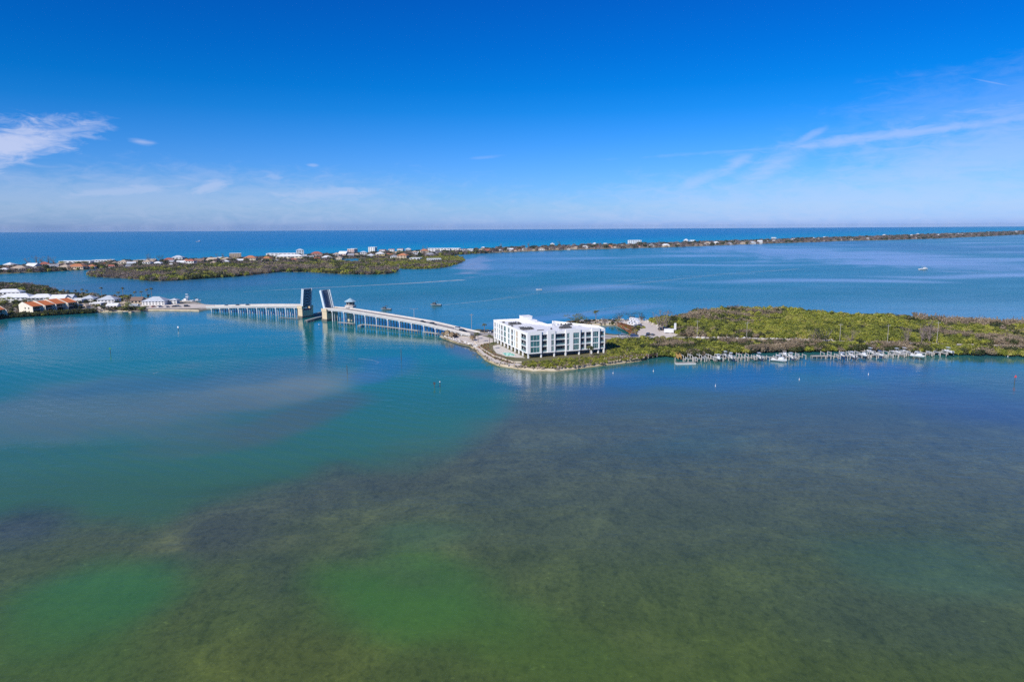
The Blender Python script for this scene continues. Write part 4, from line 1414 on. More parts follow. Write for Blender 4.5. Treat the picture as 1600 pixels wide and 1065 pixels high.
CROWN = {'pine': [crown_mesh(31, [DLEAF, BARK], .034), crown_mesh(32, [DLEAF, BARK], .034)], 'bare': [crown_mesh(33, [PURP, BARK], .022, 380, .2), crown_mesh(34, [TWIG, BARK], .022, 380, .2)],
         'green': [crown_mesh(35, [LEAF, BARK], .04), crown_mesh(36, [LEAF, BARK], .04)]}
tb = MB(); tb.cyl((0, 0, -.02), (.01, 0, .5), .028, .018, 6); tb.cyl((.01, 0, .5), (0, .01, .8), .018, .007, 6)
TRUNK = tb.mesh('tree_trunk', [BARK])


def tree(p, h, kind, label, group=None, wide=1.0):
    root = thing({'pine': 'pine_tree', 'bare': 'leafless_tree', 'green': 'leafy_tree'}[kind], p, rnd.uniform(0, 6.28), label, 'tree', group)
    link('trunk', TRUNK, root, (0, 0, 0), 0, (h, h, h))
    link('crown', rnd.choice(CROWN[kind]), root, (0, 0, 0), 0, (h * wide, h * wide, h))
    return root


# ------------------------------------------------------------------ houses
UW = MB().obox((-.5, -.05, 0), (1, 0, 0), (0, .1, 0), (0, 0, 1)).mesh('window', GL_HOUSE)
HC = {}


def hcol(name, c, rough=.8, var=.08):
    return mat(name.replace(' ', '_') + '_house_paint', c, rough, var, .3)


WALLC = {'white': (.74, .73, .71), 'cream': (.66, .57, .42), 'pale grey': (.52, .52, .53), 'tan': (.52, .41, .29), 'yellow': (.66, .52, .24), 'pink': (.60, .43, .38), 'beige': (.58, .49, .38), 'blue grey': (.36, .42, .48)}
ROOFC = {'white': (.74, .74, .73), 'grey': (.30, .30, .32), 'red': (.40, .13, .08), 'orange': (.50, .20, .09), 'brown': (.24, .16, .12), 'tan': (.48, .38, .28), 'dark grey': (.13, .13, .15), 'silver': (.52, .55, .58)}


def house(p, w, d, h, rz, wallc, roofc, kind, label, group=None, cat='house', storeys=1, name='house', wins=3, side=True):
    root = thing(name, p, rz, label, cat, group)
    wm, rm = hcol('wall ' + wallc, WALLC[wallc]), hcol('roof ' + roofc, ROOFC[roofc], .7, .14)
    b = MB(); b.box(0, 0, -.5, w, d, h + .5)
    rise = .0
    r = MB()
    e = .6
    if kind == 'flat':
        r.box(0, 0, h + .003, w + .3, d + .3, .35)
        r.box(0, -d / 2 - .02, h + .353, w + .3, .3, .4); r.box(0, d / 2 + .02, h + .353, w + .3, .3, .4)
    elif kind == 'hip':
        rise = min(w, d) * .27
        ix, iy = (max(.2, w / 2 - d / 2), .05) if w > d else (.05, max(.2, d / 2 - w / 2))
        lo = [(-w / 2 - e, -d / 2 - e), (w / 2 + e, -d / 2 - e), (w / 2 + e, d / 2 + e), (-w / 2 - e, d / 2 + e)]
        hi = [(-ix, -iy), (ix, -iy), (ix, iy), (-ix, iy)]
        for i in range(4):
            j = (i + 1) % 4
            r.face([(*lo[i], h + .15), (*lo[j], h + .15), (*hi[j], h + rise), (*hi[i], h + rise)])
            r.face([(*lo[i], h - .05), (*lo[j], h - .05), (*lo[j], h + .15), (*lo[i], h + .15)])
        r.face([(*q, h + rise) for q in hi])
        r.face([(*q, h - .05) for q in reversed(lo)])
    else:
        rise = d * .30
        for s in (-1, 1):
            r.obox((-w / 2 - e, s * (d / 2 + e), h - .12), (w + 2 * e, 0, 0), (0, -s * (d / 2 + e), rise + .12), (0, 0, .22))
        for sx_ in (-1, 1):
            b.face([(sx_ * w / 2, -d / 2, h), (sx_ * w / 2, d / 2, h), (sx_ * w / 2, 0, h + rise)][::sx_])
    b.build('wall', wm, root)
    r.build('roof', rm, root)
    for st in range(storeys):
        zz = h / storeys * st + h / storeys * .32
        for i in range(wins):
            link('window', UW, root, (w * ((i + .5) / wins - .5), -d / 2 - .02, zz), 0, (w / wins * .55, 1, h / storeys * .45))
        if side:
            for sx_ in (-1, 1):
                link('window', UW, root, (sx_ * (w / 2 + .02), 0, zz), math.pi / 2, (d * .3, 1, h / storeys * .42))
    return root


def mpp(y):
    """metres per photograph pixel at the ground seen at height y in the middle of the picture"""
    p = P(800, y, 0)
    return ((p - Vector((0, 0, CAM_H))).dot(FWD)) / FPX


def place(x, y, z=1.2):
    p = P(x, y, z)
    q = (p - Vector((0, 0, CAM_H))).dot(FWD) / FPX
    return p, q


BHOUSES = []


def bh(x, y, wpx, hpx, wallc, roofc, kind, storeys=1, cat='house', deep=None, rz=None, extra=''):
    BHOUSES.append((x, y, wpx, hpx, wallc, roofc, kind, storeys, cat, deep, rz, extra))


# the shown ones of the barrier island: (x, foot y, width, height) as in the photograph
for a in [(120, 412.5, 46, 6, 'white', 'white', 'flat', 2, 'condominium'), (162, 411, 28, 6, 'white', 'white', 'flat', 2, 'condominium'), (8, 424, 13, 4, 'white', 'white', 'hip'), (31, 422.5, 22, 4.5, 'white', 'tan', 'hip'),
          (52, 419, 16, 4, 'pale grey', 'white', 'gable'), (82, 420.5, 18, 6, 'tan', 'grey', 'gable'), (103, 420.5, 16, 6.5, 'beige', 'beige' if False else 'tan', 'hip'), (122, 420, 24, 6, 'beige', 'orange', 'hip'), (16, 416.5, 14, 4, 'white', 'white', 'hip'),
          (70, 415.5, 15, 4, 'cream', 'red', 'hip'), (194, 414.5, 13, 7, 'beige', 'tan', 'hip', 2), (206, 415, 12, 6, 'white', 'silver', 'gable'), (219, 409.5, 15, 4.5, 'white', 'white', 'flat'), (231, 415, 12, 7.5, 'white', 'tan', 'hip', 2),
          (247, 414.5, 13, 4.5, 'pale grey', 'white', 'hip'), (264, 409, 16, 5, 'cream', 'red', 'hip'), (279, 408, 16, 7.5, 'white', 'silver', 'hip', 2), (284, 413.5, 13, 4, 'white', 'white', 'gable'), (299, 413.8, 14, 8, 'white', 'red', 'hip', 2),
          (312, 411, 14, 4, 'tan', 'brown', 'gable'), (333, 409.5, 16, 5, 'beige', 'tan', 'gable'), (346, 405, 10, 4, 'white', 'white', 'flat'), (355, 408, 14, 5, 'white', 'tan', 'hip'), (368, 404.3, 17, 10.5, 'tan', 'white', 'flat', 4, 'condominium'),
          (392, 409, 18, 8, 'cream', 'orange', 'hip', 2), (374, 409.5, 11, 3.5, 'pale grey', 'white', 'gable'), (403, 410, 12, 3, 'white', 'white', 'flat'), (440, 401.5, 44, 7, 'white', 'white', 'flat', 3, 'condominium'), (418, 406.5, 14, 5, 'tan', 'orange', 'hip'),
          (453, 405.5, 40, 6.5, 'cream', 'white', 'hip', 2, 'condominium'), (469, 398.5, 11, 9.5, 'white', 'silver', 'hip', 4, 'tower block'), (473, 404.5, 12, 7, 'white', 'white', 'flat', 2), (495, 402, 17, 8, 'pink', 'red', 'hip', 2),
          (511, 405.5, 17, 4, 'white', 'white', 'hip'), (526, 402, 11, 6, 'white', 'tan', 'hip', 2), (537, 401.5, 13, 6.5, 'pink', 'white', 'gable', 2), (551, 396, 11.5, 9, 'pink', 'white', 'flat', 4, 'condominium'), (548, 401.5, 10, 4, 'pale grey', 'grey', 'gable'),
          (582.5, 394.5, 11, 9, 'white', 'white', 'flat', 5, 'tower block'), (568, 399.5, 10, 6.5, 'white', 'silver', 'hip', 2), (598, 395.5, 9, 6.5, 'white', 'red', 'flat', 3, 'condominium'), (594, 401.5, 13, 6.5, 'yellow', 'white', 'hip', 2), (612, 395, 9, 7, 'white', 'red', 'flat', 3, 'condominium'),
          (626, 393.5, 9, 6, 'white', 'red', 'flat', 3, 'condominium'), (580, 401.8, 11, 4, 'pale grey', 'silver', 'hip'), (616, 403.5, 11, 5, 'white', 'grey', 'hip'), (630, 404.5, 16, 7, 'tan', 'orange', 'hip', 2), (638, 391.5, 9, 4, 'white', 'silver', 'hip'), (648, 399.5, 9, 7, 'pale grey', 'tan', 'hip', 2),
          (663, 397, 13, 7, 'cream', 'orange', 'hip', 2), (672, 400.5, 16, 6, 'pale grey', 'grey', 'hip'), (678, 407.3, 22, 5, 'white', 'silver', 'flat', 1, 'boat house'), (650, 406, 17, 4, 'pale grey', 'silver', 'flat'), (686, 394.5, 34, 8, 'white', 'white', 'flat', 3, 'condominium'), (709, 394, 20, 7.5, 'white', 'white', 'flat', 3, 'condominium'),
          (684, 397, 14, 5, 'pale grey', 'dark grey', 'hip'), (724, 394.5, 9, 6.5, 'white', 'red', 'flat', 2), (735, 394, 9, 6, 'white', 'white', 'flat', 2, 'condominium'), (752, 393.5, 7, 3, 'tan', 'tan', 'gable'), (761, 393.8, 8, 3.2, 'cream', 'red', 'gable'), (767, 393.6, 6, 3, 'white', 'red', 'hip'), (781, 392.8, 7, 2.4, 'white', 'white', 'hip'),
          (797, 392, 9, 3, 'white', 'white', 'gable'), (820, 391.2, 8, 2.8, 'white', 'silver', 'hip'), (755, 388.3, 6, 2, 'white', 'white', 'hip'), (863, 385, 6, 5.5, 'white', 'white', 'hip', 2), (860, 389.8, 8, 2.8, 'cream', 'tan', 'hip'), (846, 390.8, 9, 2.5, 'white', 'tan', 'hip'), (871, 389.6, 6, 2.6, 'tan', 'brown', 'hip'),
          (929, 382.5, 7, 3.5, 'white', 'white', 'hip'), (946, 382, 6, 3, 'white', 'white', 'flat'), (953, 387, 9, 4, 'pink', 'orange', 'hip'), (915, 388, 8, 3, 'white', 'white', 'gable'), (900, 388.4, 7, 2.6, 'beige', 'tan', 'hip'), (991.5, 380.5, 20, 6.5, 'white', 'white', 'flat', 3, 'hotel block'), (972, 386, 8, 3.5, 'white', 'tan', 'hip'),
          (990, 385.5, 6, 3.5, 'pink', 'red', 'hip'), (1018, 385, 8, 3, 'white', 'silver', 'hip'), (1040, 385, 13, 4, 'cream', 'white', 'hip'), (1060, 384.5, 8, 3, 'beige', 'tan', 'hip'), (1072, 376.5, 7, 2.5, 'white', 'white', 'hip'), (1082, 376.8, 8, 2.4, 'white', 'white', 'flat'), (1106, 381.6, 10, 3, 'white', 'tan', 'hip'), (1119, 381, 10, 3, 'white', 'white', 'hip'),
          (1094, 383.5, 7, 2.6, 'tan', 'brown', 'hip'), (1175, 380.6, 10, 3.4, 'white', 'silver', 'hip'), (1187, 380.2, 7, 4, 'white', 'white', 'gable', 2), (1199, 379, 6, 2.6, 'white', 'white', 'hip'), (1161, 381, 7, 2.6, 'beige', 'tan', 'hip'), (1140, 381.8, 7, 2.4, 'pale grey', 'grey', 'hip'), (1240, 376, 8, 2.4, 'white', 'white', 'hip'), (1209, 372.3, 6, 2, 'white', 'white', 'flat'),
          (1270, 373.6, 6, 2.6, 'white', 'white', 'hip'), (1290, 371.2, 7, 2.2, 'white', 'white', 'flat'), (1330, 375, 4, 2, 'white', 'white', 'hip'), (1356, 374, 4, 2, 'white', 'white', 'hip'), (1382, 368.6, 6, 2, 'white', 'white', 'hip'), (1406, 369, 6, 2, 'white', 'white', 'hip'), (1424, 369, 6, 2, 'white', 'white', 'hip'), (1434, 366.8, 5, 1.8, 'white', 'white', 'hip'),
          (1467, 368.3, 6, 1.8, 'tan', 'white', 'hip'), (1484, 367.3, 10, 2, 'white', 'tan', 'hip'), (1500, 366.8, 9, 2, 'white', 'white', 'hip'), (1544, 364.2, 5, 1.6, 'white', 'white', 'hip'), (1588, 362.8, 5, 2, 'white', 'white', 'hip')]:
    bh(*a)
rr = random.Random(5)
NEARSH = ([0, 135, 250, 400, 520, 560, 722, 800, 960, 1110, 1280, 1470, 1600], [427, 420.5, 416.5, 411.5, 406.5, 402.5, 396.5, 393.3, 387.8, 383.3, 377.2, 371.8, 365.5])
FARSH = ([0, 135, 250, 400, 520, 560, 722, 800, 960, 1110, 1280, 1470, 1600], [418.5, 414.5, 410, 405, 400, 398.5, 393, 389.3, 384.3, 379.6, 373.6, 367, 362])
tries = 0
while len(BHOUSES) < 235 and tries < 4000:
    tries += 1
    x = rr.choice([rr.uniform(-60, 740), rr.uniform(0, 720), rr.uniform(740, 1600)])
    ya, yb = np.interp(x, *NEARSH), np.interp(x, *FARSH)
    y = rr.uniform(yb + .4, ya - .4)
    wpx = (13 if x < 560 else (9 if x < 760 else np.interp(x, [760, 1600], [6, 3.5]))) * rr.uniform(.55, 1.0)
    if any(abs(x - h[0]) < (wpx + h[2]) * .5 and abs(y - h[1]) < 2.6 for h in BHOUSES):
        continue
    wc = rr.choice(['white', 'white', 'white', 'white', 'cream', 'cream', 'beige', 'pale grey', 'tan', 'pink'])
    bh(x, y, wpx, wpx * rr.uniform(.28, .42), wc, rr.choice(['white', 'tan', 'grey', 'red', 'silver', 'brown', 'orange', 'tan']), rr.choice(['hip', 'hip', 'gable']), 1)
BHOUSES.sort(key=lambda h: h[0])
cnt = {}
HOLES = []
REG = [(140, 'left of the mangrove islet'), (300, 'behind the left islet half'), (480, 'behind the right islet half'), (600, 'by the far lagoon'), (745, 'beside the marsh point'), (978, 'before the hotel block'),
       (1005, 'beside the wide white hotel block'), (1290, 'past the hotel block'), (1700, 'at the strand tip')]
for (x, y, wpx, hpx, wc, rc, kind, st, cat, deep, rz, extra) in BHOUSES:
    p, q = place(x, y, 1.4)
    w = min(wpx * q, 95)
    h = max(2.6, min(hpx * q * .8, 4.0 * st + 1.5 if st > 1 else 4.6))
    if st > 1:
        h = max(h, st * 3.0)
    d = min(w * rnd.uniform(.6, .9), 18) if w > 22 else w * rnd.uniform(.65, 1.0)
    reg = [t for lim, t in REG if x < lim][0]
    big = {'condominium': 'condominium', 'tower block': 'tower block', 'hotel block': 'hotel block', 'boat house': 'boat house'}.get(cat, 'house')
    key = (wc, rc, big, reg)
    cnt.setdefault(key, []).append((x, p, w, d, h, kind, st, cat))
for (wc, rc, big, reg), lst_ in cnt.items():
    for k, (x, p, w, d, h, kind, st, cat) in enumerate(lst_):
        same = '' if len(lst_) == 1 else (' %s from the left' % ordinal(k) if k else ' leftmost')
        lab = f'{wc} {big} with {rc} roof{"," if same else ""}{same} {reg}'
        house(p, w, d, h, rnd.uniform(-.35, .25) + math.atan2(-p.x, p.y) * .35, wc, rc, kind, lab, 'houses on the barrier island', cat, min(st, 5), {'condominium': 'condominium', 'tower block': 'tower_block', 'hotel block': 'hotel_block', 'boat house': 'boat_house'}.get(cat, 'house'),
              3 if w < 25 else 7, side=p.y < 2300)
        HOLES.append((p.x, p.y, w))


def no_house(x, y):
    for hx, hy, w in HOLES:
        dy = y - hy
        if -w * .35 - 3 < dy < w * .4 and abs(x - hx * (1 + dy / hy)) < w * .46:
            return False
    return True


bn = [p for p in BARR]
nearB = [p for p in fill([Vector((-1700, 900, 0)), Vector((-60, 900, 0)), Vector((-60, 2600, 0)), Vector((-1700, 2600, 0))], 7.0, lambda x, y, r: r.choice([1, 1, 1, 1.5]) * r.uniform(2.2, 5.6), 1.2,
                         lambda x, y, r: (None if (wav(x, y, 60, 2) > .45 and r.random() < .35) or r.random() < .14 else r.choice([8, 9, 8, 7, 5, 6, 5, 0])), 31, keep=lambda x, y: inside(x, y, bn) and no_house(x, y))]
mass('barrier_island_greenery', nearB)
farB = fill([Vector((-60, 1500, 0)), Vector((6500, 1500, 0)), Vector((6500, 9000, 0)), Vector((-60, 9000, 0))], 23, lambda x, y, r: r.uniform(5.5, 10.5), 1.0,
            lambda x, y, r: (None if r.random() < .12 else r.choice([8, 9, 8, 7, 5, 6, 8])), 32, keep=lambda x, y: inside(x, y, bn) and no_house(x, y))
mass('far_strand_greenery', farB)
tp = [(44, 416, 13), (58, 414.5, 15), (66, 414.8, 14), (76, 414, 14), (84, 414.5, 13)]
for k, (x, y, hp_) in enumerate(tp):
    p, q = place(x, y)
    tree(p, hp_ * q, 'bare', ('leftmost' if k == 0 else ordinal(k) + ' from the left') + ' of the tall bare trees left of the long white condominium', 'tall bare trees on the barrier island', 1.0)
for x, y, hp_, kd, lab in [(232, 413, 16, 'bare', 'tall dark leafless tree standing high over the houses behind the islet'), (242, 413, 11, 'bare', 'shorter leafless tree close right of the tall dark one behind the islet'), (251, 413, 15, 'pine', 'dark narrow pine right of two leafless trees behind the islet'),
                           (315, 411, 9, 'pine', 'bushy dark tree by the tan house behind the islet'), (340, 405, 9, 'bare', 'bare tree left of the tan condominium block'), (349, 404.5, 9, 'bare', 'bare tree touching the tan condominium block'),
                           (661, 393, 9, 'bare', 'wide bare tree behind the orange roofed cream house'), (668, 393, 8, 'bare', 'bare tree just left of the long white condominium'), (874, 385, 8.5, 'pine', 'dark pine beside the tall white house on the strand'), (826, 386, 8, 'bare', 'bare crown rising above the strand left of the dark pine'),
                           (783, 388, 8, 'bare', 'slim bare tree standing up on the near end of the strand'), (1030, 380, 5, 'bare', 'bare tree standing right of the hotel block')]:
    p, q = place(x, y)
    tree(p, hp_ * q, kd, lab, None, .8 if kd == 'pine' else 1.0)

# ------------------------------------------------------------------ the village on the left
def vh(x, y, wpx, hpx, d, rz, wc, rc, kind, label, st=1, wins=4, cat='house', name='house'):
    p, q = place(x, y)
    w = wpx * q
    return house(p + Vector((p.x, p.y, 0)).normalized() * d / 2, w, d, hpx * q * .78, rz, wc, rc, kind, label, 'buildings of the waterside village', cat, st, name, wins)


vh(16, 461, 36, 6, 12, .15, 'white', 'white', 'hip', 'long white roofed building farthest back by the mangrove point', 1, 6, 'building', 'building')
vh(28, 472, 48, 9.5, 14, .10, 'white', 'white', 'hip', 'widest white roofed building directly behind the orange roofed townhouses', 2, 7, 'building', 'building')
vh(68, 472.5, 36, 9.5, 13, .10, 'pale grey', 'white', 'hip', 'white roofed building with grey walls behind the middle of the townhouses', 2, 6, 'building', 'building')
vh(95, 475, 21, 10.5, 12, .08, 'pale grey', 'white', 'gable', 'grey gabled house with white roof behind the right end of the townhouses', 2, 3)
vh(110, 470, 13, 6.5, 10, .12, 'white', 'silver', 'gable', 'small white house with silver roof set back behind the grey gabled house', 1, 2)
vh(122, 473.5, 20, 7, 10, .05, 'white', 'white', 'flat', 'low flat white building right of the grey gabled house', 1, 4)
vh(141, 472, 19, 7, 12, .1, 'white', 'silver', 'hip', 'white house with silver hip roof left of the larger hip roofed house', 2, 4)
vh(171, 474, 26, 7.5, 14, .1, 'white', 'silver', 'hip', 'largest white house with broad silver hip roof near the tall palms', 2, 5)
vh(152, 477, 17, 4, 8, .05, 'white', 'white', 'flat', 'low white cabin row in front of the silver hip roofed houses', 1, 4)
vh(178, 480.5, 16, 4, 7, .0, 'white', 'white', 'gable', 'small white beach cabin in front of the largest hip roofed house', 1, 3)
vh(130, 481, 16, 4, 7, .0, 'cream', 'tan', 'hip', 'low cream cabin right of the townhouses near the water', 1, 3)
vh(195, 478, 14, 5, 8, .1, 'beige', 'tan', 'hip', 'beige cabin with tan roof left of the dark green bushes', 1, 3)
vh(216, 474, 16, 6, 10, .1, 'tan', 'brown', 'gable', 'tan house with brown roof left of the waterside restaurant', 1, 3)
rs = vh(245, 476.5, 34, 7.5, 15, .06, 'white', 'silver', 'hip', 'waterside restaurant with white walls and wide pale hip roof near the bridge', 2, 7, 'restaurant', 'restaurant')
vh(273, 474.5, 11, 7, 7, .05, 'white', 'silver', 'hip', 'small white hip roofed dock office between restaurant and moored yacht', 2, 2)
vh(210, 481, 12, 3.5, 6, .0, 'white', 'silver', 'gable', 'small white shed behind the dark shore bushes', 1, 2)

# townhouses with orange tiled roofs
def townhouses(p0, p1, units, label, dep=13.0):
    v = p1 - p0
    L = v.length / units
    root = thing('townhouse_row', p0, math.atan2(v.y, v.x), label, 'townhouses', 'orange roofed townhouses')
    for k in range(units):
        x0, x1 = L * k + .1, L * (k + 1) - .1
        off = (-.8 if k % 2 else 0)
        yb, yf = dep + off, 0 + off
        zf, zb = 6.6, 9.6 + (.5 if k == 2 else 0)
        b = MB()
        for (a, c) in ((x0, x0 + .5), (x1 - .5, x1)):         # party walls rising above the tiles
            pr = [(yf - 1.4, 0), (yb, 0), (yb, zb * .8), (yb - dep * .3, zb + .55), (yf - 1.4, zf - .7)]
            for xx, rev in ((a, False), (c, True)):
                ps = [(xx, y, z) for y, z in pr]
                b.face(ps[::-1] if not rev else ps)
            for i in range(5):
                j = (i + 1) % 5
                b.face([(a, *pr[i]), (c, *pr[i]), (c, *pr[j]), (a, *pr[j])])
        b.obox((x0 + .503, yf + 2.2, 0), (L - 1.206, 0, 0), (0, dep - 2.4, 0), (0, 0, zf - .6))
        b.build('wall', CREAM, root)
        r = MB()
        r.obox((x0 + .503, yf - .3, zf - .45), (L - 1.206, 0, 0), (0, dep * .7 + .3, zb - zf + .2), (0, -.05, .25))
        r.obox((x0 + .503, yf + dep * .7 + .02, zb - .25), (L - 1.206, 0, 0), (0, dep * .3, -(zb * .2) - .2), (0, .05, .25))
        r.build('roof', TERRA, root)
        for zz in (.5, 3.4):
            rb = MB(); rb.obox((x0 + .503, yf + .3, zz + 2.55), (L - 1.206, 0, 0), (0, 1.88, 0), (0, 0, .22)); rb.build('balcony', CREAM, root)
            link('window', UW, root, ((x0 + x1) / 2, yf + 2.15, zz), 0, (L * .62, 1, 2.1))
        if k == 0:
            for zz in (1.0, 4.0):
                for yy in (yf + 3.5, yf + 8):
                    link('window', UW, root, (x0 - .03, yy, zz), math.pi / 2, (1.3, 1, 1.5))
    return root


townhouses(P(50, 490.2, 1.2), P(121, 481.5, 1.2), 4, 'row of four cream townhouses with orange tiled roofs stepping along the green hedge', 16)
townhouses(P(-40, 501, 1.2), P(10, 494.4, 1.2), 3, 'orange roofed cream townhouse row at the far left end of the hedge')
for x, y, hp_, kd, lab, wd in [(202, 485, 11, 'green', 'broad olive tree among the bushes on the shore left of the restaurant', 1.5), (194, 484.5, 9, 'bare', 'brown leafless tree on the shore beside the broad olive tree', 1.3), (224, 486, 7, 'green', 'olive brown tree leaning at the water left of the pale ramp', 1.7),
                               (213, 484.5, 8, 'pine', 'dark tree between the olive trees on the village shore', 1.4), (10, 478, 12, 'green', 'yellowish tree between the two townhouse rows', 1.2), (20, 484, 9, 'pine', 'dark tree at the gable of the four townhouses', 1.3), (48, 476, 9, 'pine', 'dark tree behind the second townhouse roof', 1.3),
                               (38, 474, 8, 'pine', 'dark bushy tree in front of the widest white roof', 1.3), (60, 475, 8, 'pine', 'dark tree in front of the grey walled white roofed building', 1.3), (75, 473, 7, 'green', 'green tree between two white roofs behind the townhouses', 1.2),
                               (107, 478, 9, 'pine', 'dark tree right of the last orange roof', 1.2), (118, 482, 6, 'green', 'small green tree at the end of the townhouse hedge', 1.4), (170, 485, 6, 'bare', 'brown bush like tree on the village beach', 1.5), (12, 488, 7, 'bare', 'bare tree in the gap between the townhouse rows', 1.2)]:
    p, q = place(x, y)
    tree(p, hp_ * q * 1.25, kd, lab, None, wd * 1.25)
TP = [(160, 473, 24, 'tall palm behind the low white cabins'), (193.5, 474, 25, 'tallest palm standing left of the tan house'), (186, 474, 18, 'middling palm just left of the tallest palm'), (205, 473, 13, 'low palm just right of the tallest palm'), (212, 473, 18, 'bushy palm behind the tan house'),
      (222, 473, 18, 'palm at the left end of the restaurant roof'), (231, 472, 20.5, 'left one of the two high palms over the restaurant'), (238, 472, 22, 'right one of the two high palms over the restaurant'), (233, 472, 12, 'short palm under the two high palms at the restaurant'),
      (154, 474, 15, 'palm between the two silver hip roofs'), (129, 463, 12, 'palm on the back shore behind the low flat building'), (118, 462, 9, 'small palm on the back shore behind the small white house'), (107, 462, 9, 'small palm behind the gabled house on the back shore'),
      (100, 462, 10, 'palm behind the gabled house left of the small back shore palm'), (136, 464, 11, 'palm on the back shore behind the silver hip roof'), (150, 486, 8, 'stubby palm on the beach by the end of the hedge'), (163, 486, 9, 'stubby palm in the middle of the village beach'), (158, 484, 7, 'low palm behind the stubby beach palms')]
for x, y, hp_, lab in TP:
    p, q = place(x, y)
    palm(p, hp_ * q, lab, 'palms of the waterside village', 1.05)

# ------------------------------------------------------------------ boats
def hull_mesh(L, B_, H, mats, name='hull', flare=1.0):
    """lofted hull, bow towards +x, resting on z = 0"""
    b = MB()
    N = 9
    st = []
    for i in range(N):
        t = i / (N - 1)
        x = -L / 2 + L * t
        w = B_ / 2 * (1 - max(0, (t - .45) / .55) ** 2.2) if t < 1 else .02
        sh = H * (.82 + .3 * t * t)
        ch_ = w * (.86 - .25 * t)
        kz = .0 if t < .7 else H * .55 * ((t - .7) / .3) ** 2
        st.append([(x, 0, kz), (x, ch_, kz + H * .30), (x, w * flare, sh), (x, w * flare - min(.18, w * .4), sh), (x, max(0, w - .3), sh - .32)])
    for i in range(N - 1):
        for side_ in (1, -1):
            for k in range(4):
                a, c = st[i], st[i + 1]
                q = [(p[0], p[1] * side_, p[2]) for p in (a[k], c[k], c[k + 1], a[k + 1])]
                b.face(q if side_ < 0 else q[::-1], 0)
        a, c = st[i][4], st[i + 1][4]
        b.face([(a[0], -a[1], a[2]), (c[0], -c[1], c[2]), (c[0], c[1], c[2]), (a[0], a[1], a[2])], 1)
    a = st[0]
    b.face([(p[0], p[1], p[2]) for p in a[:4]] + [(p[0], -p[1], p[2]) for p in reversed(a[1:4])], 0)
    return b.mesh(name, mats)


DECKM = mat('boat_deck', (.62, .60, .55), .7, .06)
NAVY = mat('navy_hull_paint', (.03, .05, .12), .3, .1)
GREYH = mat('grey_hull_paint', (.22, .25, .28), .35, .08)
BLUEC = mat('blue_canvas', (.04, .12, .34), .8, .1)
TANC = mat('tan_canvas', (.46, .38, .27), .8, .1)
CHAR = mat('charcoal_canvas', (.06, .065, .075), .8, .1)
ALU = mat('aluminium_tube', (.55, .56, .58), .35, .05, metal=.6)


def make_boat(kind, hullm, topm, label, group=None, L=7.4, housem=None):
    GELW = housem or globals()['GELW']
    root = thing('motor_boat', (0, 0, 0), 0, label, 'boat', group)
    B_, H = L * .34, L * .17
    link('hull', hull_mesh(L, B_, H, [hullm, DECKM]), root)
    if kind != 'skiff':
        b = MB()
        b.obox((-L * .04, -B_ * .16, H * .6), (L * .12, 0, 0), (0, B_ * .32, 0), (-.12, 0, .95))
        b.build('console', GELW, root)
        b = MB(); b.obox((L * .085, -B_ * .15, H * .6 + .96), (.04, 0, 0), (0, B_ * .30, 0), (-.18, 0, .42)); b.build('windscreen', GL_HOUSE, root)
    if kind == 'ttop':
        for y in (-1, 1):
            for x in (-L * .08, L * .10):
                b = MB()
                b.cyl((x, y * B_ * .22, H * .6), (x * 1.1, y * B_ * .26, H + 1.75), .05, .05, 5)
                b.build('canopy_post', ALU, root)
        b = MB(); b.obox((-L * .16, -B_ * .36, H + 1.75), (L * .33, 0, 0), (0, B_ * .72, 0), (0, 0, .1)); b.build('canopy', topm, root)
    if kind == 'cabin':
        b = MB()
        b.prism([(L * .02, -B_ * .36), (L * .26, -B_ * .24), (L * .33, 0), (L * .26, B_ * .24), (L * .02, B_ * .36)], H * .8, H * 1.75)
        b.build('cabin', GELW, root)
        b = MB(); b.obox((-L * .18, -B_ * .38, H * 2.35), (L * .28, 0, 0), (0, B_ * .76, 0), (0, 0, .12)); b.build('canopy', topm, root)
        for x in (-L * .16, L * .08):
            for y in (-1, 1):
                b = MB()
                b.cyl((x, y * B_ * .34, H * .8), (x, y * B_ * .34, H * 2.35), .045, .045, 5)
                b.build('canopy_post', ALU, root)
    b = MB()
    b.box(-L / 2 - .25, 0, H * .35, .5, .42, .95)
    b.box(-L / 2 - .22, 0, -.2, .22, .18, .55)
    b.build('outboard_motor', CHAR, root)
    b = MB(); b.box(-L * .22, 0, H * .62, .55, B_ * .5, .45); b.build('seat', DECKM, root)
    return root


# ------------------------------------------------------------------ the marina along the mangrove shore
pileu = MB().cyl((0, 0, -1.4), (0, 0, 1.0), .21, .21, 6).mesh('pile', WOODG)
pilew = MB().cyl((0, 0, -1.4), (0, 0, 1.0), .19, .19, 6).mesh('pile', mat('white_pile_wrap', (.48, .44, .39), .7, .15))
plank = MB().obox((-1.19, -.75, 0), (2.38, 0, 0), (0, 1.5, 0), (0, 0, .18)).mesh('deck_panel', TIMBP)
beam = MB().obox((-2.1, -.11, 0), (4.2, 0, 0), (0, .22, 0), (0, 0, .28)).mesh('lift_beam', mat('galvanised_steel', (.52, .53, .54), .45, .08))
BO = [(1074, 1132), (1137, 1196), (1201, 1262), (1297, 1342), (1346, 1398), (1403, 1440), (1446, 1492)]
YB = lambda x: np.interp(x, [1074, 1140, 1260, 1345, 1400, 1495], [567.5, 566.0, 563.5, 562.5, 560.5, 556.5])
WALK = [P(x, YB(x) - 3.4, 0) for x in (1064, 1140, 1200, 1262)]
kinds = ['ttop', 'cabin', 'ttop', 'skiff', 'cabin', 'ttop']
PROTOB = []
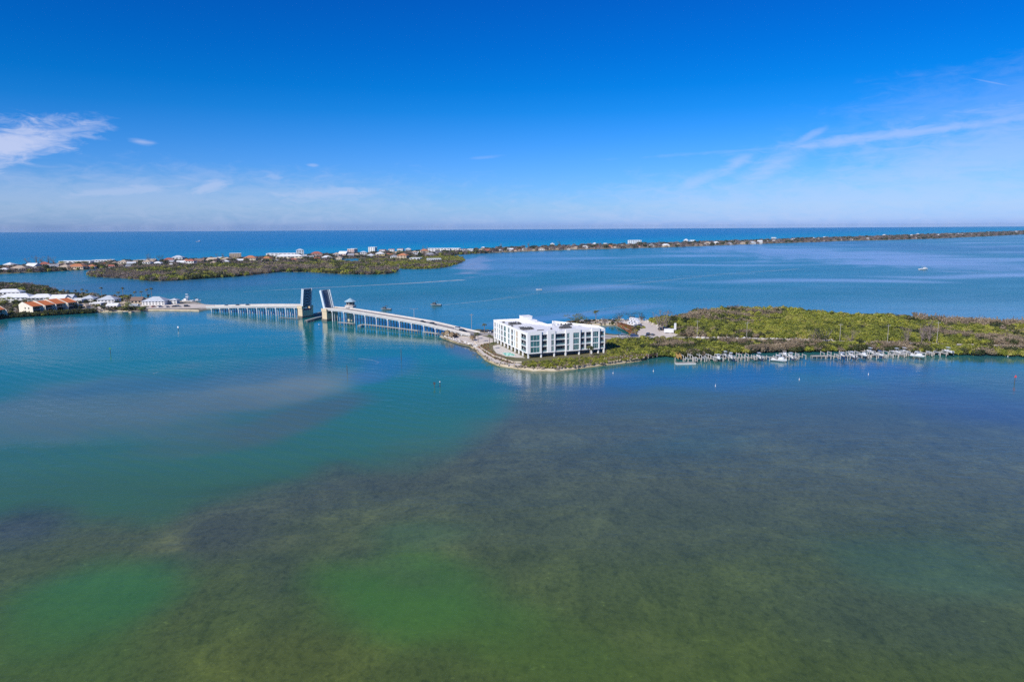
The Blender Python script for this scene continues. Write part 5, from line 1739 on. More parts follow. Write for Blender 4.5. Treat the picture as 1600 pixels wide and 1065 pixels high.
for kd, hm, tm in (('ttop', GELW, GELW), ('cabin', GELW, GELW), ('ttop', GELW, BLUEC), ('skiff', GELW, GELW), ('cabin', GELW, TANC), ('ttop', GREYH, GELW), ('cabin', NAVY, GELW)):
    PROTOB.append((kd, hm, tm))
desc = {(0): 'white open boat with white top', 1: 'white cabin boat with white top', 2: 'white open boat with blue top', 3: 'small open white skiff', 4: 'white cabin boat with tan top', 5: 'grey boat with white top', 6: 'navy hulled cabin boat'}
where = ['of the first dock', 'of the second dock', 'of the third dock', 'of the fourth dock', 'of the fifth dock', 'of the sixth dock', 'of the last dock']
mproto = {}
used_lab = {}
br = random.Random(21)
for di, (xa, xb) in enumerate(BO):
    a, c = P(xa, YB(xa), 0), P(xb, YB(xb), 0)
    v = (c - a); L = v.length; d = v.normalized(); w = Vector((-d.y, d.x, 0))     # w points to the shore
    rz = math.atan2(d.y, d.x)
    root = thing('marina_dock', (a.x, a.y, 0), rz, ['boat dock with lifts nearest the yellow gangway', 'second boat dock with lifts counted from the yellow gangway', 'third boat dock with lifts left of the bare wooden platform', 'boat dock with lifts just right of the bare wooden platform',
                 'fifth boat dock with lifts counted from the yellow gangway', 'second to last boat dock with lifts of the row', 'last boat dock with lifts at the open end of the row'][di], 'dock', 'boat docks along the mangrove shore')
    nb = int(L / 2.4)
    for i in range(nb):                                       # the walkway along the middle
        link('deck_panel', plank, root, (2.4 * (i + .5), 6.2 + br.uniform(-.05, .05), 1.25))
    for i in range(0, nb + 1, 2):
        for y in (5.35, 7.05):
            link('pile', pileu, root, (2.4 * i, y, .2))
    slots = int(L / 4.7)
    for k in range(slots):
        x0 = L * (k + .5) / slots
        for side_ in (-1, 1):
            y0 = 2.6 if side_ < 0 else 10.6
            if side_ > 0 and br.random() < .25:
                continue
            tall = br.uniform(1.3, 2.3)
            for dx in (-2.0, 2.0):
                for dy in (-2.1, 2.1):
                    o = link('pile', pilew if br.random() < .55 else pileu, root, (x0 + dx, y0 + dy, tall + br.uniform(-.25, .4)))
            for dx in (-2.0, 2.0):
                o = link('lift_beam', beam, root, (x0 + dx, y0, tall + .55 + br.uniform(-.1, .1)), math.pi / 2)
            if k % 2 == 0 and side_ < 0:
                for j in range(2):
                    o = link('deck_panel', plank, root, (x0 + 2.75, 1.2 + 2.41 * j, 1.246), math.pi / 2, (1, .6, 1))
            if br.random() < (.42 if side_ < 0 else .28):
                vi = br.choice([0, 0, 1, 1, 2, 3, 4, 5, 6, 0])
                kd, hm, tm = PROTOB[vi]
                pos_ = a + d * x0 + w * (y0)
                used_lab.setdefault((vi, di, side_), []).append((pos_, rz + math.pi / 2 * (1 if br.random() < .6 else -1) + br.uniform(-.06, .06), tall - .55 + .3))
for (vi, di, side_), lst_ in used_lab.items():
    kd, hm, tm = PROTOB[vi]
    for k, (pos_, rz_, z_) in enumerate(lst_):
        lab = desc[vi] + ' on a lift ' + ('in front of' if side_ < 0 else 'behind') + ' the walkway, ' + (ordinal(k) + ' such ' if len(lst_) > 1 else '') + where[di].replace('on the ', '', 1).replace('at the ', '', 1)
        lab = f"{desc[vi]} {ordinal(k) + ' such ' if len(lst_) > 1 else ''}{'on the water side' if side_ < 0 else 'on the shore side'} {where[di]}"
        if vi not in mproto:
            mproto[vi] = make_boat(kd, hm, tm, lab, 'boats on lifts along the mangrove shore', 6.6 if kd != 'skiff' else 5.2)
            o = mproto[vi]
            o.location = (pos_.x, pos_.y, z_); o.rotation_euler = (0, 0, rz_)
        else:
            copy_tree(mproto[vi], None, (pos_.x, pos_.y, z_), rz_, lab, 'boats on lifts along the mangrove shore')
# the larger white cruiser seen beside the third dock and the covered one near the end
cr = make_boat('cabin', GELW, GELW, 'largest white cruiser lying beside the third dock of the row', None, 8.4)
p = P(1217, 564.5, 0); cr.location = (p.x, p.y, .1); cr.rotation_euler = (0, 0, R(-35))
cr = make_boat('cabin', GELW, GELW, 'white cruiser with white canopy lifted high near the end of the row', None, 7.2)
p = P(1433, 562.0, 0); cr.location = (p.x, p.y, 1.7); cr.rotation_euler = (0, 0, R(-50))
jetty('bare_platform', pts([(1268, 559.5), (1297, 559.5)]), 1.4, 1.5, TIMBP, TIMB, 'bare wooden platform without lifts in the gap of the dock row', 'platform', 2.6)
# boardwalk and the gangway
jetty('boardwalk', pts([(946, 566.5), (985, 562.8), (1012, 560.5), (1035, 556.6), (1051, 554.3)]), 1.1, 2.0, BROWN, TIMBP, 'dark brown boardwalk with railings running over the shrubs to the docks', 'boardwalk', 3.4, rail=True)
jetty('gangway', pts([(1051, 555.2), (1058, 559.3), (1062, 563.5)]), 1.0, 2.3, TIMBO, TIMBO, 'yellow wooden gangway leading from the boardwalk down to the first dock', 'gangway', 2.4, rail=True)
fd = thing('floating_dock', P(1071, 568.2, 0), .1, 'pale floating dock at the foot of the yellow gangway', 'dock')
b = MB()
b.box(0, 0, -.2, 11, 3.2, .7)
b.build('float', mat('pale_float', (.55, .58, .58), .7, .1), fd)
for k in range(5):
    b = MB(); b.box(-4.4 + 2.2 * k, 0, .503, 2.12, 3.1, .1); b.build('deck_panel', TIMBP, fd)
for x in (-5.2, 5.2):
    b = MB(); b.cyl((x, 1.9, -1.5), (x, 1.9, 3.4), .2, .2, 6); b.build('pile', pilew.materials[0], fd)
# moored yacht and boats at the restaurant
yt = make_boat('cabin', GELW, GELW, 'white moored yacht with a raised tower behind the restaurant dock', None, 13.0)
p = P(293, 472.0, 0); yt.location = (p.x, p.y, 0); yt.rotation_euler = (0, 0, R(170))
b = MB()
for x in (-1.6, 1.0):
    for y in (-1.2, 1.2):
        b.cyl((x, y, 3.2), (x * .5, y * .6, 8.2), .14, .1, 5)
b.box(0, 0, 8.2, 2.4, 2.0, .35); b.box(-.2, 0, 5.4, 2.6, 2.2, .3)
b.build('fishing_tower', GELW, yt)
bt = make_boat('cabin', GELW, CHAR, 'white boat with dark canopy moored outermost at the restaurant dock', None, 10.0)
p = P(306, 471.2, 0); bt.location = (p.x, p.y, 0); bt.rotation_euler = (0, 0, R(5))
bt = make_boat('skiff', GREYH, GELW, 'grey skiff pulled up at the beach below the olive tree', None, 6.5)
p = P(198, 488.2, 0); bt.location = (p.x, p.y, -.1); bt.rotation_euler = (0, 0, R(20))
jetty('restaurant_dock', pts([(262, 474), (284, 473.2), (304, 473)]), 1.3, 1.2, TIMBP, TIMB, 'low wooden dock behind the restaurant where the yacht lies', 'dock', 3.5)
# boats under way
for (x, y, rzd, L, hm, tm, kd, lab) in [(603, 484, 175, 9.5, GREYH, CHAR, 'cabin', 'dark grey motor boat under way left of the other near the bridge'), (681, 477.5, 172, 10.5, GREYH, CHAR, 'cabin', 'dark motor boat drawing a white wake behind the bridge'),
                                       (1443, 421.5, 3, 15, GELW, GELW, 'cabin', 'lone white boat far out on the right of the bay'), (842, 453, 190, 7, GELW, GELW, 'skiff', 'tiny white skiff in the middle of the bay above the apartment building'),
                                       (310, 378, 20, 26, GELW, GELW, 'cabin', 'white boat far out on the open gulf')]:
    bt = make_boat(kd, hm, tm, lab, 'boats under way on the bay' if y > 400 else None, L, CHAR if tm is CHAR else None)
    p = P(x, y, 0); bt.location = (p.x, p.y, -.12); bt.rotation_euler = (0, 0, R(rzd))

# wakes: thin broken foam on the water
def foam_mat(name, amount, sc=(.05, .4, 1), rz=0.0):
    mt, n, bs = new_mat(name)
    pos = n.n('ShaderNodeNewGeometry').outputs['Position']
    uvx = n.n('ShaderNodeAttribute', attribute_name='fade').outputs['Fac']
    nz = n.noise(n.scale(pos, sc, rz), 1.0, 6, .65)
    f = n.m('MULTIPLY', n.m('MULTIPLY', n.step(nz, .34, .66), uvx), amount)
    bs.inputs['Base Color'].default_value = (.74, .78, .80, 1)
    bs.inputs['Roughness'].default_value = .6
    tr_ = n.n('ShaderNodeBsdfTransparent')
    ms = n.n('ShaderNodeMixShader'); n.put(ms.inputs[0], f)
    n.put(ms.inputs[1], tr_.outputs[0]); n.put(ms.inputs[2], bs.outputs[0])
    n.put(mt.node_tree.nodes['Material Output'].inputs[0], ms.outputs[0])
    return mt


FOAM = foam_mat('broken_foam', .85)
FAINT = foam_mat('faint_foam', .22, (.02, .12, 1))


def wake(name, seq, w0, w1, m_, fade=(1, 0)):
    ln = [P(x, y, 0) for x, y in seq]
    path = [(p, 0) for p in ln]
    L = plen(path)
    N = 24
    v, f, at = [], [], []
    for i in range(N + 1):
        p, _, d = seg_at(path, L * i / N)
        nrm = Vector((-d.y, d.x, 0))
        t = i / N
        wd = w0 + (w1 - w0) * t
        for k, e in ((-1, 0), (-.4, 1), (.4, 1), (1, 0)):
            v.append(tuple(p + nrm * wd * k + Vector((0, 0, .03)))); at.append(e * (fade[0] + (fade[1] - fade[0]) * t))
    for i in range(N):
        for k in range(3):
            f.append((i * 4 + k, i * 4 + k + 1, i * 4 + k + 5, i * 4 + k + 4))
    me = bpy.data.meshes.new(name); me.from_pydata(v, [], f); me.materials.append(m_)
    me.attributes.new('fade', 'FLOAT', 'POINT').data.foreach_set('value', at)
    tag(link(name, me), kind='stuff')


wake('boat_wake', [(686, 477.0), (720, 473.8), (770, 468.5), (830, 462)], .9, 3.0, FOAM, (1, .1))
wake('boat_wake', [(609, 483.4), (650, 480.0), (680, 477.8)], .8, 1.6, FAINT, (1, .3))
wake('boat_wake', [(380, 456), (450, 452), (560, 446.5), (640, 442.5), (725, 437)], 2.2, 9.0, FOAM, (.5, 1.0))
wake('boat_wake', [(770, 467), (850, 457), (960, 446), (1060, 436), (1130, 428), (1250, 420)], 4, 12, FAINT, (.7, .9))
wake('boat_wake', [(1448, 421.2), (1500, 424), (1600, 431), (1700, 437)], 3, 7, FAINT, (1, .8))
wake('boat_wake', [(880, 497), (930, 484), (990, 476.5), (1030, 474)], 3, 5, FAINT, (.7, .6))
wake('boat_wake', [(960, 440), (1020, 434), (1090, 430.5), (1180, 427)], 5, 9, FAINT, (.5, .9))
wake('boat_wake', [(60, 447), (110, 441), (150, 436), (170, 437)], 3, 4, FAINT, (.6, .8))
wake('boat_wake', [(560, 560), (580, 562), (592, 566), (586, 569)], 1.0, .8, FAINT, (1, .5))
wake('boat_wake', [(239, 583.5), (249, 580.5), (262, 578)], .5, .3, FOAM, (.9, .4))

# ------------------------------------------------------------------ cars, vans and trailers
def car_mesh(L, prof, w, mi_glass=1):
    return None


CARB = {}


def car(p, rz, colour, label, group, kind='sedan'):
    key = (colour, kind)
    if key in CARB:
        return copy_tree(CARB[key], None, p, rz, label, group)
    cols = {'white': (.72, .72, .72), 'black': (.02, .02, .022), 'silver': (.45, .46, .48), 'red': (.35, .03, .03), 'blue': (.05, .10, .25), 'grey': (.16, .17, .18)}
    pm = mat('car_paint_' + colour, cols[colour], .3, .05)
    root = thing('parked_car' if 'park' in group else 'car', p, rz, label, 'car', group)
    L, W_ = (4.6, 1.8) if kind == 'sedan' else (5.4, 1.95)
    hb, hr = (.78, 1.42) if kind == 'sedan' else (.95, 1.8)
    b = MB()
    pr = [(-L / 2, .28), (L / 2, .28), (L / 2, .62), (L * .27, hb), (-L * .36, hb), (-L / 2, hb - .06)]
    for s_, rev in ((-1, False), (1, True)):
        q = [(x, s_ * W_ / 2, z) for x, z in pr]
        b.face(q[::-1] if rev else q)
    for i in range(6):
        j = (i + 1) % 6
        b.face([(pr[i][0], W_ / 2, pr[i][1]), (pr[j][0], W_ / 2, pr[j][1]), (pr[j][0], -W_ / 2, pr[j][1]), (pr[i][0], -W_ / 2, pr[i][1])][::-1])
    b.build('body', pm, root)
    x0, x1, x2, x3 = (-L * .40, L * .22, L * .06, -L * .26) if kind == 'sedan' else (-L * .47, L * .24, L * .12, -L * .43)
    b = MB()
    lo = [(x0, -W_ * .47), (x1, -W_ * .47), (x1, W_ * .47), (x0, W_ * .47)]
    hi = [(x3, -W_ * .40), (x2, -W_ * .40), (x2, W_ * .40), (x3, W_ * .40)]
    for i in range(4):
        j = (i + 1) % 4
        b.face([(*lo[i], hb), (*lo[j], hb), (*hi[j], hr - .05), (*hi[i], hr - .05)])
    b.build('window_band', GL_HOUSE, root)
    b = MB(); b.obox((x3, -W_ * .40, hr - .05), (x2 - x3, 0, 0), (0, W_ * .8, 0), (0, 0, .05)); b.build('roof', pm, root)
    for x in (-L * .31, L * .31):
        for y in (-1, 1):
            b = MB(); b.cyl((x, y * (W_ / 2 - .2), .33), (x, y * (W_ / 2 + .02), .33), .33, .33, 10); b.build('wheel', RUBBER, root)
    CARB[key] = root
    return root


def on_deck(path, s, off, lift=1.38):
    p, z, d = seg_at(path, s)
    return p + Vector((-d.y, d.x, 0)) * off + Vector((0, 0, z + lift)), math.atan2(d.y, d.x)


def s_of_px(path, x):
    L = plen(path)
    return min((L * i / 400 for i in range(401)), key=lambda s: abs(px_of(seg_at(path, s)[0])[0] - x))


for path, x, off, col_, kd, lab in [(NEAR[6:], 655, 3.5, 'black', 'sedan', 'black car on the right bridge slope ahead of another dark car'), (NEAR[6:], 671, 3.4, 'grey', 'suv', 'dark grey car on the right bridge slope behind the black car'), (NEAR[6:], 706, 6.8, 'white', 'suv', 'white car near the foot of the right bridge slope'),
                                    (NEAR[6:], 718, 3.4, 'black', 'suv', 'black car at the very foot of the right bridge slope'), (NEAR[:6], 364, 6.6, 'black', 'sedan', 'left one of the two black cars waiting on the left bridge approach'), (NEAR[:6], 379, 6.6, 'black', 'sedan', 'right one of the two black cars waiting on the left bridge approach'),
                                    (NEAR[:6], 346, 6.6, 'silver', 'sedan', 'silver car last in the queue on the left bridge approach')]:
    p, a = on_deck(path, s_of_px(path, x), off)
    car(p, a, col_, lab, 'cars on the bridge', kd)
for x, y, rzd, col_, kd, lab in [(757, 518.5, -5, 'black', 'suv', 'black car on the road beside the white apartment building'), (741, 519.5, -5, 'red', 'sedan', 'dark red car on the road at the bridge foot'), (766, 519, 80, 'white', 'suv', 'white car parked against the apartment building at the road'),
                                 (272, 479.5, 5, 'black', 'sedan', 'black car by the road ramp right of the restaurant'), (278, 479.3, 5, 'grey', 'suv', 'grey car beside the black one right of the restaurant'), (292, 479.0, 5, 'black', 'suv', 'black car nearest the left bridge approach'), (240, 479.5, 70, 'red', 'sedan', 'red car parked in front of the restaurant'),
                                 (250, 479.8, 70, 'white', 'suv', 'white car parked in front of the restaurant'), (262, 480, 70, 'silver', 'sedan', 'silver car parked in front of the restaurant'), (228, 480, 60, 'white', 'sedan', 'white car parked left of the restaurant'), (210, 479.5, 60, 'white', 'suv', 'white car parked by the tan house'),
                                 (167, 481.5, 30, 'silver', 'sedan', 'silver car parked between the beach cabins'), (140, 482.5, 30, 'white', 'sedan', 'white car parked right of the cream cabin'),
                                 (970, 526.0, 8, 'white', 'sedan', 'white car leftmost on the causeway beside the canal'), (976, 525.4, 8, 'silver', 'suv', 'silver car right behind the leftmost white car on the causeway'), (991, 525.5, 5, 'blue', 'suv', 'dark blue car on the causeway below the rusty bank'), (1008, 527.5, 8, 'white', 'suv', 'white car on the causeway below the parking lot'),
                                 (1015, 528.2, 8, 'silver', 'sedan', 'silver car on the causeway right of the white one'), (1013, 523.5, 60, 'black', 'suv', 'black car parked at the low end of the parking lot'), (1020, 524, 60, 'grey', 'sedan', 'grey car parked beside the black one at the low end of the lot'), (1034, 515.5, -30, 'black', 'suv', 'black car parked next to the white trailer'),
                                 (1040, 514.5, -30, 'grey', 'suv', 'grey car parked left of the white trailer'), (921, 502.5, 20, 'black', 'suv', 'leftmost black car parked on the narrow spit'), (928, 502, 70, 'black', 'sedan', 'black car second from left on the narrow spit'), (959, 502, 70, 'black', 'suv', 'black car parked under the bushes at the right end of the spit'),
                                 (996, 511, -30, 'silver', 'suv', 'silver car parked behind the white motor homes'), (1001, 509.8, -30, 'black', 'sedan', 'black car parked at the right of the white motor homes')]:
    p = P(x, y, 1.23)
    car(p, R(rzd), col_, lab, 'parked cars around the bridge', kd)


def trailer(p, rz, L, h, label, name, cat, slope=True):
    root = thing(name, p, rz, label, cat)
    b = MB()
    pr = [(-L / 2, .5), (L / 2, .5), (L / 2 - (.1 if not slope else .0), h * .55), (L / 2 - (.9 if slope else .0), h), (-L / 2, h)]
    for s_, rev in ((-1, False), (1, True)):
        q = [(x, s_ * 1.2, z) for x, z in pr]
        b.face(q[::-1] if rev else q)
    for i in range(5):
        j = (i + 1) % 5
        b.face([(pr[i][0], 1.2, pr[i][1]), (pr[j][0], 1.2, pr[j][1]), (pr[j][0], -1.2, pr[j][1]), (pr[i][0], -1.2, pr[i][1])][::-1])
    b.build('body', GELW, root)
    if slope:
        for x in (-L * .25, L * .12):
            link('window', UW, root, (x, -1.21, h * .55), 0, (1.4, 1, .8))
    b = MB(); b.box(-.4, 0, h + .003, .9, .8, .25); b.build('roof_unit', GREYW, root)
    for x in (-L * .28, -L * .12, L * .34):
        for y in (-1, 1):
            b = MB(); b.cyl((x, y * .95, .4), (x, y * 1.2, .4), .4, .4, 10); b.build('wheel', RUBBER, root)
    return root


trailer(P(990.5, 502.5, 1.23), R(-62), 8.5, 3.1, 'white motor home farthest back on the parking lot', 'motor_home', 'motor home')
trailer(P(992, 506, 1.23), R(-58), 9.5, 3.2, 'white motor home in the middle of the row on the parking lot', 'motor_home', 'motor home')
trailer(P(988, 508.5, 1.23), R(-52), 7.5, 2.8, 'white camper van nearest the water on the parking lot', 'camper_van', 'camper van')
trailer(P(1045, 520.5, 1.23), R(-8), 6.5, 3.2, 'white box trailer at the right side of the parking lot', 'box_trailer', 'trailer', False)

# rusty bank wall along the canal, board by board
ln = pts([(962, 508.5), (976, 515.5), (985, 520.5)], 0.0)
rw = thing('retaining_wall', ln[0], 0, 'rusty brown board retaining wall on posts along the canal', 'retaining wall')
path = [(p, 0) for p in ln]
L = plen(path)
nb = int(L / 2.2)
for i in range(nb):
    p, _, d = seg_at(path, L * (i + .5) / nb)
    for k in range(3):
        b = MB(); b.box(0, 0, 0, L / nb - .08, .12, .62); o = b.build('board', BROWN if k < 2 else RUST, rw)
        o.location = (p.x - ln[0].x, p.y - ln[0].y, -.1 + .66 * k); o.rotation_euler = (0, 0, math.atan2(d.y, d.x) + rnd.uniform(-.02, .02))
    b = MB(); b.cyl((0, 0, -1), (0, 0, 2.3), .22, .22, 6); o = b.build('post', TIMBP, rw)
    o.location = (p.x - ln[0].x - d.y * -.3, p.y - ln[0].y - .32, 0)
sheet('rusty_bank', pts([(963, 507.5), (970, 506.5), (985, 511), (993, 516.5), (990, 521.5), (984, 520.5), (976, 515)], 1.2), 1.235, RUST)

# storm debris heaped along the causeway
def rubble(name, line, half, count, seed, mats):
    r = random.Random(seed)
    path = [(p, 0) for p in line]
    L = plen(path)
    b = MB()
    for _ in range(count):
        p, _, d = seg_at(path, L * r.random())
        q = p + Vector((-d.y, d.x, 0)) * r.gauss(0, half * .5)
        s_ = r.uniform(.25, 1.1)
        b.obox((q.x, q.y, 1.15 + r.uniform(0, .5)), (s_, r.uniform(-.4, .4), r.uniform(-.2, .3)), (r.uniform(-.3, .3), s_ * r.uniform(.3, 1), r.uniform(-.2, .2)), (r.uniform(-.1, .1), r.uniform(-.1, .1), s_ * r.uniform(.3, .9)), r.randrange(len(mats)))
    tag(b.build(name, mats), kind='stuff')


RUBM = [mat('pale_debris', (.62, .57, .50), .9, .2), mat('wood_debris', (.36, .29, .21), .9, .3), mat('white_debris', (.72, .71, .69), .8, .1)]
rubble('storm_debris', pts([(1078, 531.5), (1130, 532.5), (1200, 533.8), (1300, 536.4)], 0), 3.0, 900, 3, RUBM)
rubble('storm_debris', pts([(1058, 523.5), (1085, 526.2), (1100, 526.8)], 0), 2.0, 150, 4, RUBM)
rubble('shore_rubble', pts([(690, 528), (712, 534.5), (732, 540), (745, 546)], 0), 1.5, 140, 6, RUBM)
rubble('spit_debris', pts([(905, 504.5), (930, 504), (975, 503)], 0), 4, 260, 7, RUBM)

# ------------------------------------------------------------------ poles, markers, buoys
def pole(p, h, label, arm=True, lamp=False, cat='utility pole', name='utility_pole', group='utility poles along the causeway', col_=None):
    root = thing(name, p, rnd.uniform(-.1, .1), label, cat, group)
    b = MB(); b.cyl((0, 0, -.3), (0, 0, h), .17, .12, 7); b.build('shaft', col_ or mat('pole_wood', (.36, .33, .29), .85, .2), root)
    if arm:
        b = MB(); b.obox((-1.3, -.08, h - 1.1), (2.6, 0, 0), (0, .16, 0), (0, 0, .2)); b.build('crossarm', TIMB, root)
        for x in (-1.1, 0, 1.1):
            b = MB(); b.cyl((x, 0, h - .897), (x, 0, h - .6), .08, .05, 6); b.build('insulator', GREYW, root)
    if lamp:
        for s_ in (-1, 1):
            b = MB(); b.cyl((0, 0, h - .2), (s_ * 2.4, 0, h + .2), .09, .07, 6); b.box(s_ * 2.7, 0, h + .1, .9, .4, .22); b.build('lamp_head', TIMB, root)
    return root


for x, yb, yt, lab in [(737, 519, 489.5, 'pale utility pole beside the road at the bridge foot'), (1089, 527.5, 499.5, 'leftmost pole in the mangroves, right of the parking lot'), (1166.5, 529.5, 502, 'pole with lamp rising from the mangroves above the first docks'), (1312, 533, 504.5, 'pole in the mangroves right of the dark tree'),
                       (1386.5, 535, 506, 'pole above the sixth boat dock'), (1463.5, 537.5, 501.5, 'rightmost pole among bare trees at the end of the docks'), (1054.5, 521, 503.5, 'short pale pole with white board next to the box trailer')]:
    p, q = place(x, yb)
    short = x == 1054.5
    o = pole(p, (yb - yt) * q, lab, arm=not short, group='utility poles along the causeway')
    if short:
        b = MB(); b.box(0, -.25, (yb - yt) * q * .35, 1.5, .15, (yb - yt) * q * .6); b.build('board', GELW, o)
p, a = on_deck(NEAR[6:], s_of_px(NEAR[6:], 632), DW - .2, 2.35)
pole(p, 6.5, 'twin armed street lamp on the far edge of the right bridge slope', False, True, 'street lamp', 'street_lamp', None, mat('lamp_post_grey', (.42, .45, .45), .5, .1))


def marker(x, y, h, label, top, tc=None, twin=False):
    p, q = place(x, y, 0)
    root = thing('channel_marker', p, rnd.uniform(-.2, .2), label, 'channel marker', 'channel markers in the bay')
    b = MB(); b.cyl((0, 0, -1.5), (0, 0, h), .17, .15, 7); b.build('pile', mat('dark_wet_pile', (.09, .09, .08), .7, .3), root)
    if top == 'board':
        b = MB(); b.box(0, -.22, h - .9, 1.1, .08, 1.1); b.build('day_board', tc, root)
    elif top == 'triangle':
        b = MB(); b.face([(-.7, -.25, h - .7), (.7, -.25, h - .7), (0, -.25, h + .6)]); b.face([(-.7, -.17, h - .7), (0, -.17, h + .6), (.7, -.17, h - .7)])
        for i, j in (((-.7, h - .7), (.7, h - .7)), ((.7, h - .7), (0, h + .6)), ((0, h + .6), (-.7, h - .7))):
            b.face([(i[0], -.17, i[1]), (j[0], -.17, j[1]), (j[0], -.25, j[1]), (i[0], -.25, i[1])])
        b.build('day_board', tc, root)
    elif top == 'cap':
        b = MB(); b.cyl((0, 0, h + .003), (0, 0, h + .5), .3, .05, 8); b.build('pile_cap', tc, root)
    elif top == 'lamp':
        b = MB(); b.cyl((0, 0, h + .003), (0, 0, h + .8), .32, .25, 8); b.build('lamp', tc, root)
    return root


GRNB = mat('green_marker_paint', (.05, .25, .12), .6, .1); REDB = mat('red_marker_paint', (.55, .08, .09), .6, .1); WHB = mat('white_marker_paint', (.75, .75, .74), .6, .05)
marker(278.5, 515.5, 2.6, 'white topped channel marker left of the bridge', 'board', WHB)
marker(172.5, 552, 3.4, 'dark channel marker pile farthest left in the bay', 'board', GRNB)
marker(679, 605, 2.4, 'left pile of the close pair in the blue channel with dark board', 'board', mat('dark_board', (.05, .06, .07), .6, .2))
marker(687.5, 604, 2.3, 'right pile of the close pair in the blue channel with white cap', 'cap', WHB)
marker(542.5, 584, 4.6, 'thin rusty pole standing in the shoal water', 'none')
marker(627, 562, 6.4, 'tall thin dark pole in the channel below the bridge', 'none')
marker(1585.5, 598, 3.4, 'red triangular channel marker at the right of the bay', 'triangle', REDB)
marker(498.5, 509.5, 1.0, 'white lamp marker before the drawbridge opening', 'lamp', WHB)
for x, y, lab in [(1118, 603, 'white crab pot buoy below the first boat docks'), (1249, 593, 'white crab pot buoy below the bare platform'), (1357, 585, 'white crab pot buoy below the fifth boat dock'), (1021, 580, 'white crab pot buoy right of the building reflection'), (1575, 557, 'white float close to the right mangrove shore'),
                  (958, 583, 'small white float left of the crab pot buoy by the reflection')]:
    p, q = place(x, y, 0)
    root = thing('mooring_buoy', p, 0, lab, 'buoy', 'floats in front of the marina')
    b = MB(); b.cyl((0, 0, -.2), (0, 0, .3), .26, .22, 9); b.cyl((0, 0, .3), (0, 0, .45), .22, .1, 9); b.build('float', GELW, root)
    b = MB(); b.cyl((0, 0, .5), (0, 0, 1.2), .05, .05, 5); b.build('stick', GELW, root)

# palms and trees round the white building
dead = dict(crown=PALM_D)
for x, y, h, lab, kw, sz in [(693, 526, 3.2, 'leftmost withered palm at the sandy bridge foot', dead, 1.3), (699, 526.5, 4.6, 'tallest withered palm at the sandy bridge foot', dead, 1.4), (706, 528, 4.0, 'withered palm right of the tallest one at the bridge foot', dead, 1.4), (711, 526, 2.6, 'low withered palm nearest the road at the bridge foot', dead, 1.4),
                             (738, 532, 3.4, 'withered palm left of the pool garden', dead, 1.2), (747, 535, 6.5, 'slim palm between bridge foot and pool garden', {}, .9), (757, 521.5, 7.0, 'palm by the parked cars left of the white building', {}, 1.1), (765, 537, 6.0, 'slim palm at the corner of the white building', {}, .9),
                             (743, 530, 4.5, 'small palm on the mulch beside the pale pavement', {}, .9), (770, 545, 4.0, 'small palm beside the pool terrace', {}, .8), (922, 556.5, 6.2, 'bushy palm in front of the right end of the white building', {}, 1.4), (931, 503.5, 9.0, 'palm standing on the narrow spit behind the white building', {}, 1.3)]:
    p, q = place(x, y)
    palm(p, h, lab, 'palms around the white building', sz, **kw)
for x, y, h, kd, lab, wd in [(1030, 517, 13, 'bare', 'leftmost grey bare tree above the parking lot', 1.0), (1035, 516, 15, 'bare', 'tallest grey bare tree above the parking lot', 1.0), (1041, 514, 12, 'bare', 'rightmost grey bare tree above the parking lot', 1.1), (1279, 536, 10, 'pine', 'dark tree left of its twin at the causeway', 1.2), (1290, 536, 10, 'pine', 'darker right twin of the two dark trees at the causeway', 1.4),
                             (1270, 536, 9, 'bare', 'pale bare tree left of the dark twin trees', 1.1), (1440, 536, 12, 'bare', 'bare tree left of the rightmost pole', 1.2), (1452, 536, 14, 'bare', 'tallest bare tree close to the rightmost pole', 1.0), (1418, 538, 11, 'bare', 'bare tree above the last boat docks', 1.2), (898, 505, 7, 'green', 'round green bush like tree at the tip of the spit', 2.6), (967, 503, 8, 'pine', 'dark tree at the root of the spit', 1.3),
                             (1330, 537, 9, 'bare', 'bare tree right of the second causeway pole', 1.2), (945, 509, 7, 'bare', 'brown bare tree over the canal mouth', 1.3), (985, 501, 7, 'pine', 'dark tree beside the motor homes', 1.3), (1002, 501, 7, 'pine', 'dark tree at the top corner of the parking lot', 1.4), (953, 556, 3.5, 'green', 'yellow green bush at the right corner of the building', 1.6)]:
    p, q = place(x, y)
    tree(p, h, kd, lab, None, wd)
# two thin masts behind the long condominium
for x, h, lab in [(716, 11, 'left thin mast behind the white condominiums by the marsh point'), (724.5, 15, 'right taller thin mast behind the white condominiums')]:
    p, q = place(x, 393)
    pole(p, h * q, lab, False, False, 'mast', 'mast', None, DARKM)

# ------------------------------------------------------------------ greenery between the village houses, brush on the rusty bank, wrack on the shore
vpoly = [p for p in LEFT]
VH = [(o.location.x, o.location.y) for o in COL.objects if o.get('group') in ('buildings of the waterside village', 'orange roofed townhouses')]
street = pts([(150, 482), (232, 478.5), (300, 478), (345, 478)])
THR = [pts([(24, 492), (50, 490.5), (123, 482), (118, 477), (50, 484)]), pts([(-60, 501), (12, 494.5), (12, 489), (-60, 494)])]


def vkeep(x, y):
    if px_of((x, y, 1.2))[0] > 205 or near_line(x, y, street, 7):
        return False
    if any(inside(x, y, h) for h in THR):
        return False
    for hx, hy in VH:
        if abs(x - hx) < 9 and -5 < y - hy < 7:
            return False
    return wav(x, y, 17, 2) > -.55


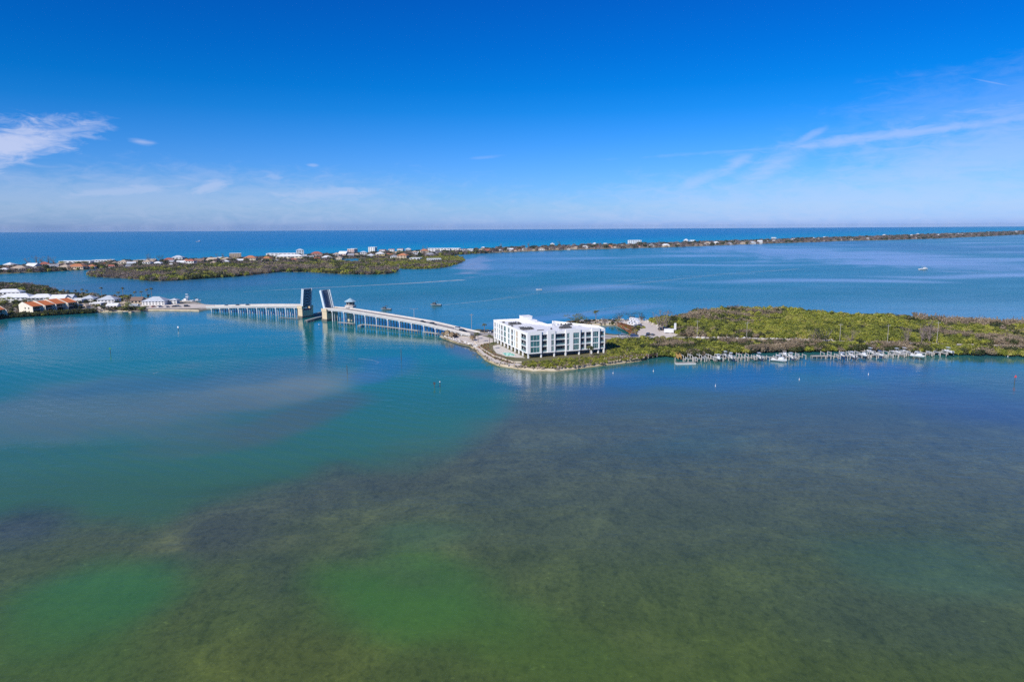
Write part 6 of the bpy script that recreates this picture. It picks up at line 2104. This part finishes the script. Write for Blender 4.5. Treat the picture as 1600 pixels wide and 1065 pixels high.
mass('village_greenery', fill(vpoly, 5.6, lambda x, y, r: r.uniform(1.2, 3.4), 1.1, [(5, 3), (6, 3), (0, 1.5), (7, 3), (9, 1)], 41, keep=vkeep))
mass('beach_bushes', fill(pts([(148, 487), (175, 486), (232, 484.5), (232, 482), (190, 481), (148, 484)], 1.2), 4.0, lambda x, y, r: r.uniform(1.0, 3.4), 1.1, lambda x, y, r: None if r.random() < .35 else r.choice([5, 6, 7, 0, 3]), 42, keep=lambda x, y: not near_line(x, y, street, 5)))
RUSTL = leaf_mat('rusty_brush_leaves', [(0.1, (0.17, 0.07, 0.03)), (0.6, (0.36, 0.15, 0.06)), (1.0, (0.44, 0.24, 0.10))], region=.05, trans=.1)
PROTO.append(clump(51, [RUSTL, TWIG], 260)); PROBJ.append(bpy.data.objects.new('foliage_clump', PROTO[-1]))
mass('rusty_brush', fill(pts([(961, 506.5), (969, 504.5), (986, 509), (995, 515), (991, 521.5), (984, 520), (974, 513.5)], 1.2), 1.7, lambda x, y, r: r.uniform(.6, 1.5), 1.1, [(10, 6), (7, 1), (2, .8)], 43))
mass('garden_brush', fill(pts([(746, 541), (752, 537.5), (763, 538), (764, 545), (776, 553), (794, 561), (806, 567), (790, 565.5), (770, 559), (755, 549)], 1.2), 1.9, lambda x, y, r: r.uniform(.35, .8), 1.2, [(10, 2), (7, 3), (2, 1)], 44))
rubble('lot_debris', pts([(986, 499.5), (1003, 502), (1020, 508), (1040, 516), (1058, 522)], 0), 5, 170, 8, RUBM)
rubble('shore_stones', pts([(800, 575.5), (830, 579), (868, 579.5), (900, 576.2), (930, 572.4), (965, 568.4), (1003, 563.5)], 0), 1.4, 120, 9, [RUBM[1], mat('dark_wet_stone', (.14, .12, .08), .8, .3), RUBM[1]])
rubble('shore_wrack', pts([(732, 542), (748, 555), (760, 565), (775, 571), (800, 575)], 0), 1.4, 45, 10, [RUBM[1], MATS['dark_wet_stone']])

# ------------------------------------------------------------------ the thin sea haze
b = MB(); b.obox((-16800, -450, -2), (33600, 0, 0), (0, 16050, 0), (0, 0, 80))
mt = bpy.data.materials.new('sea_haze'); mt.use_nodes = True
mt.node_tree.nodes.clear()
hn = NT(mt.node_tree)
vol = hn.n('ShaderNodeVolumePrincipled'); vol.inputs['Color'].default_value = (.50, .72, 1.0, 1); vol.inputs['Density'].default_value = 2.4e-5
vol.inputs['Anisotropy'].default_value = 0.0
out = hn.n('ShaderNodeOutputMaterial'); hn.put(out.inputs['Volume'], vol.outputs[0])
tag(b.build('haze', mt), kind='stuff')
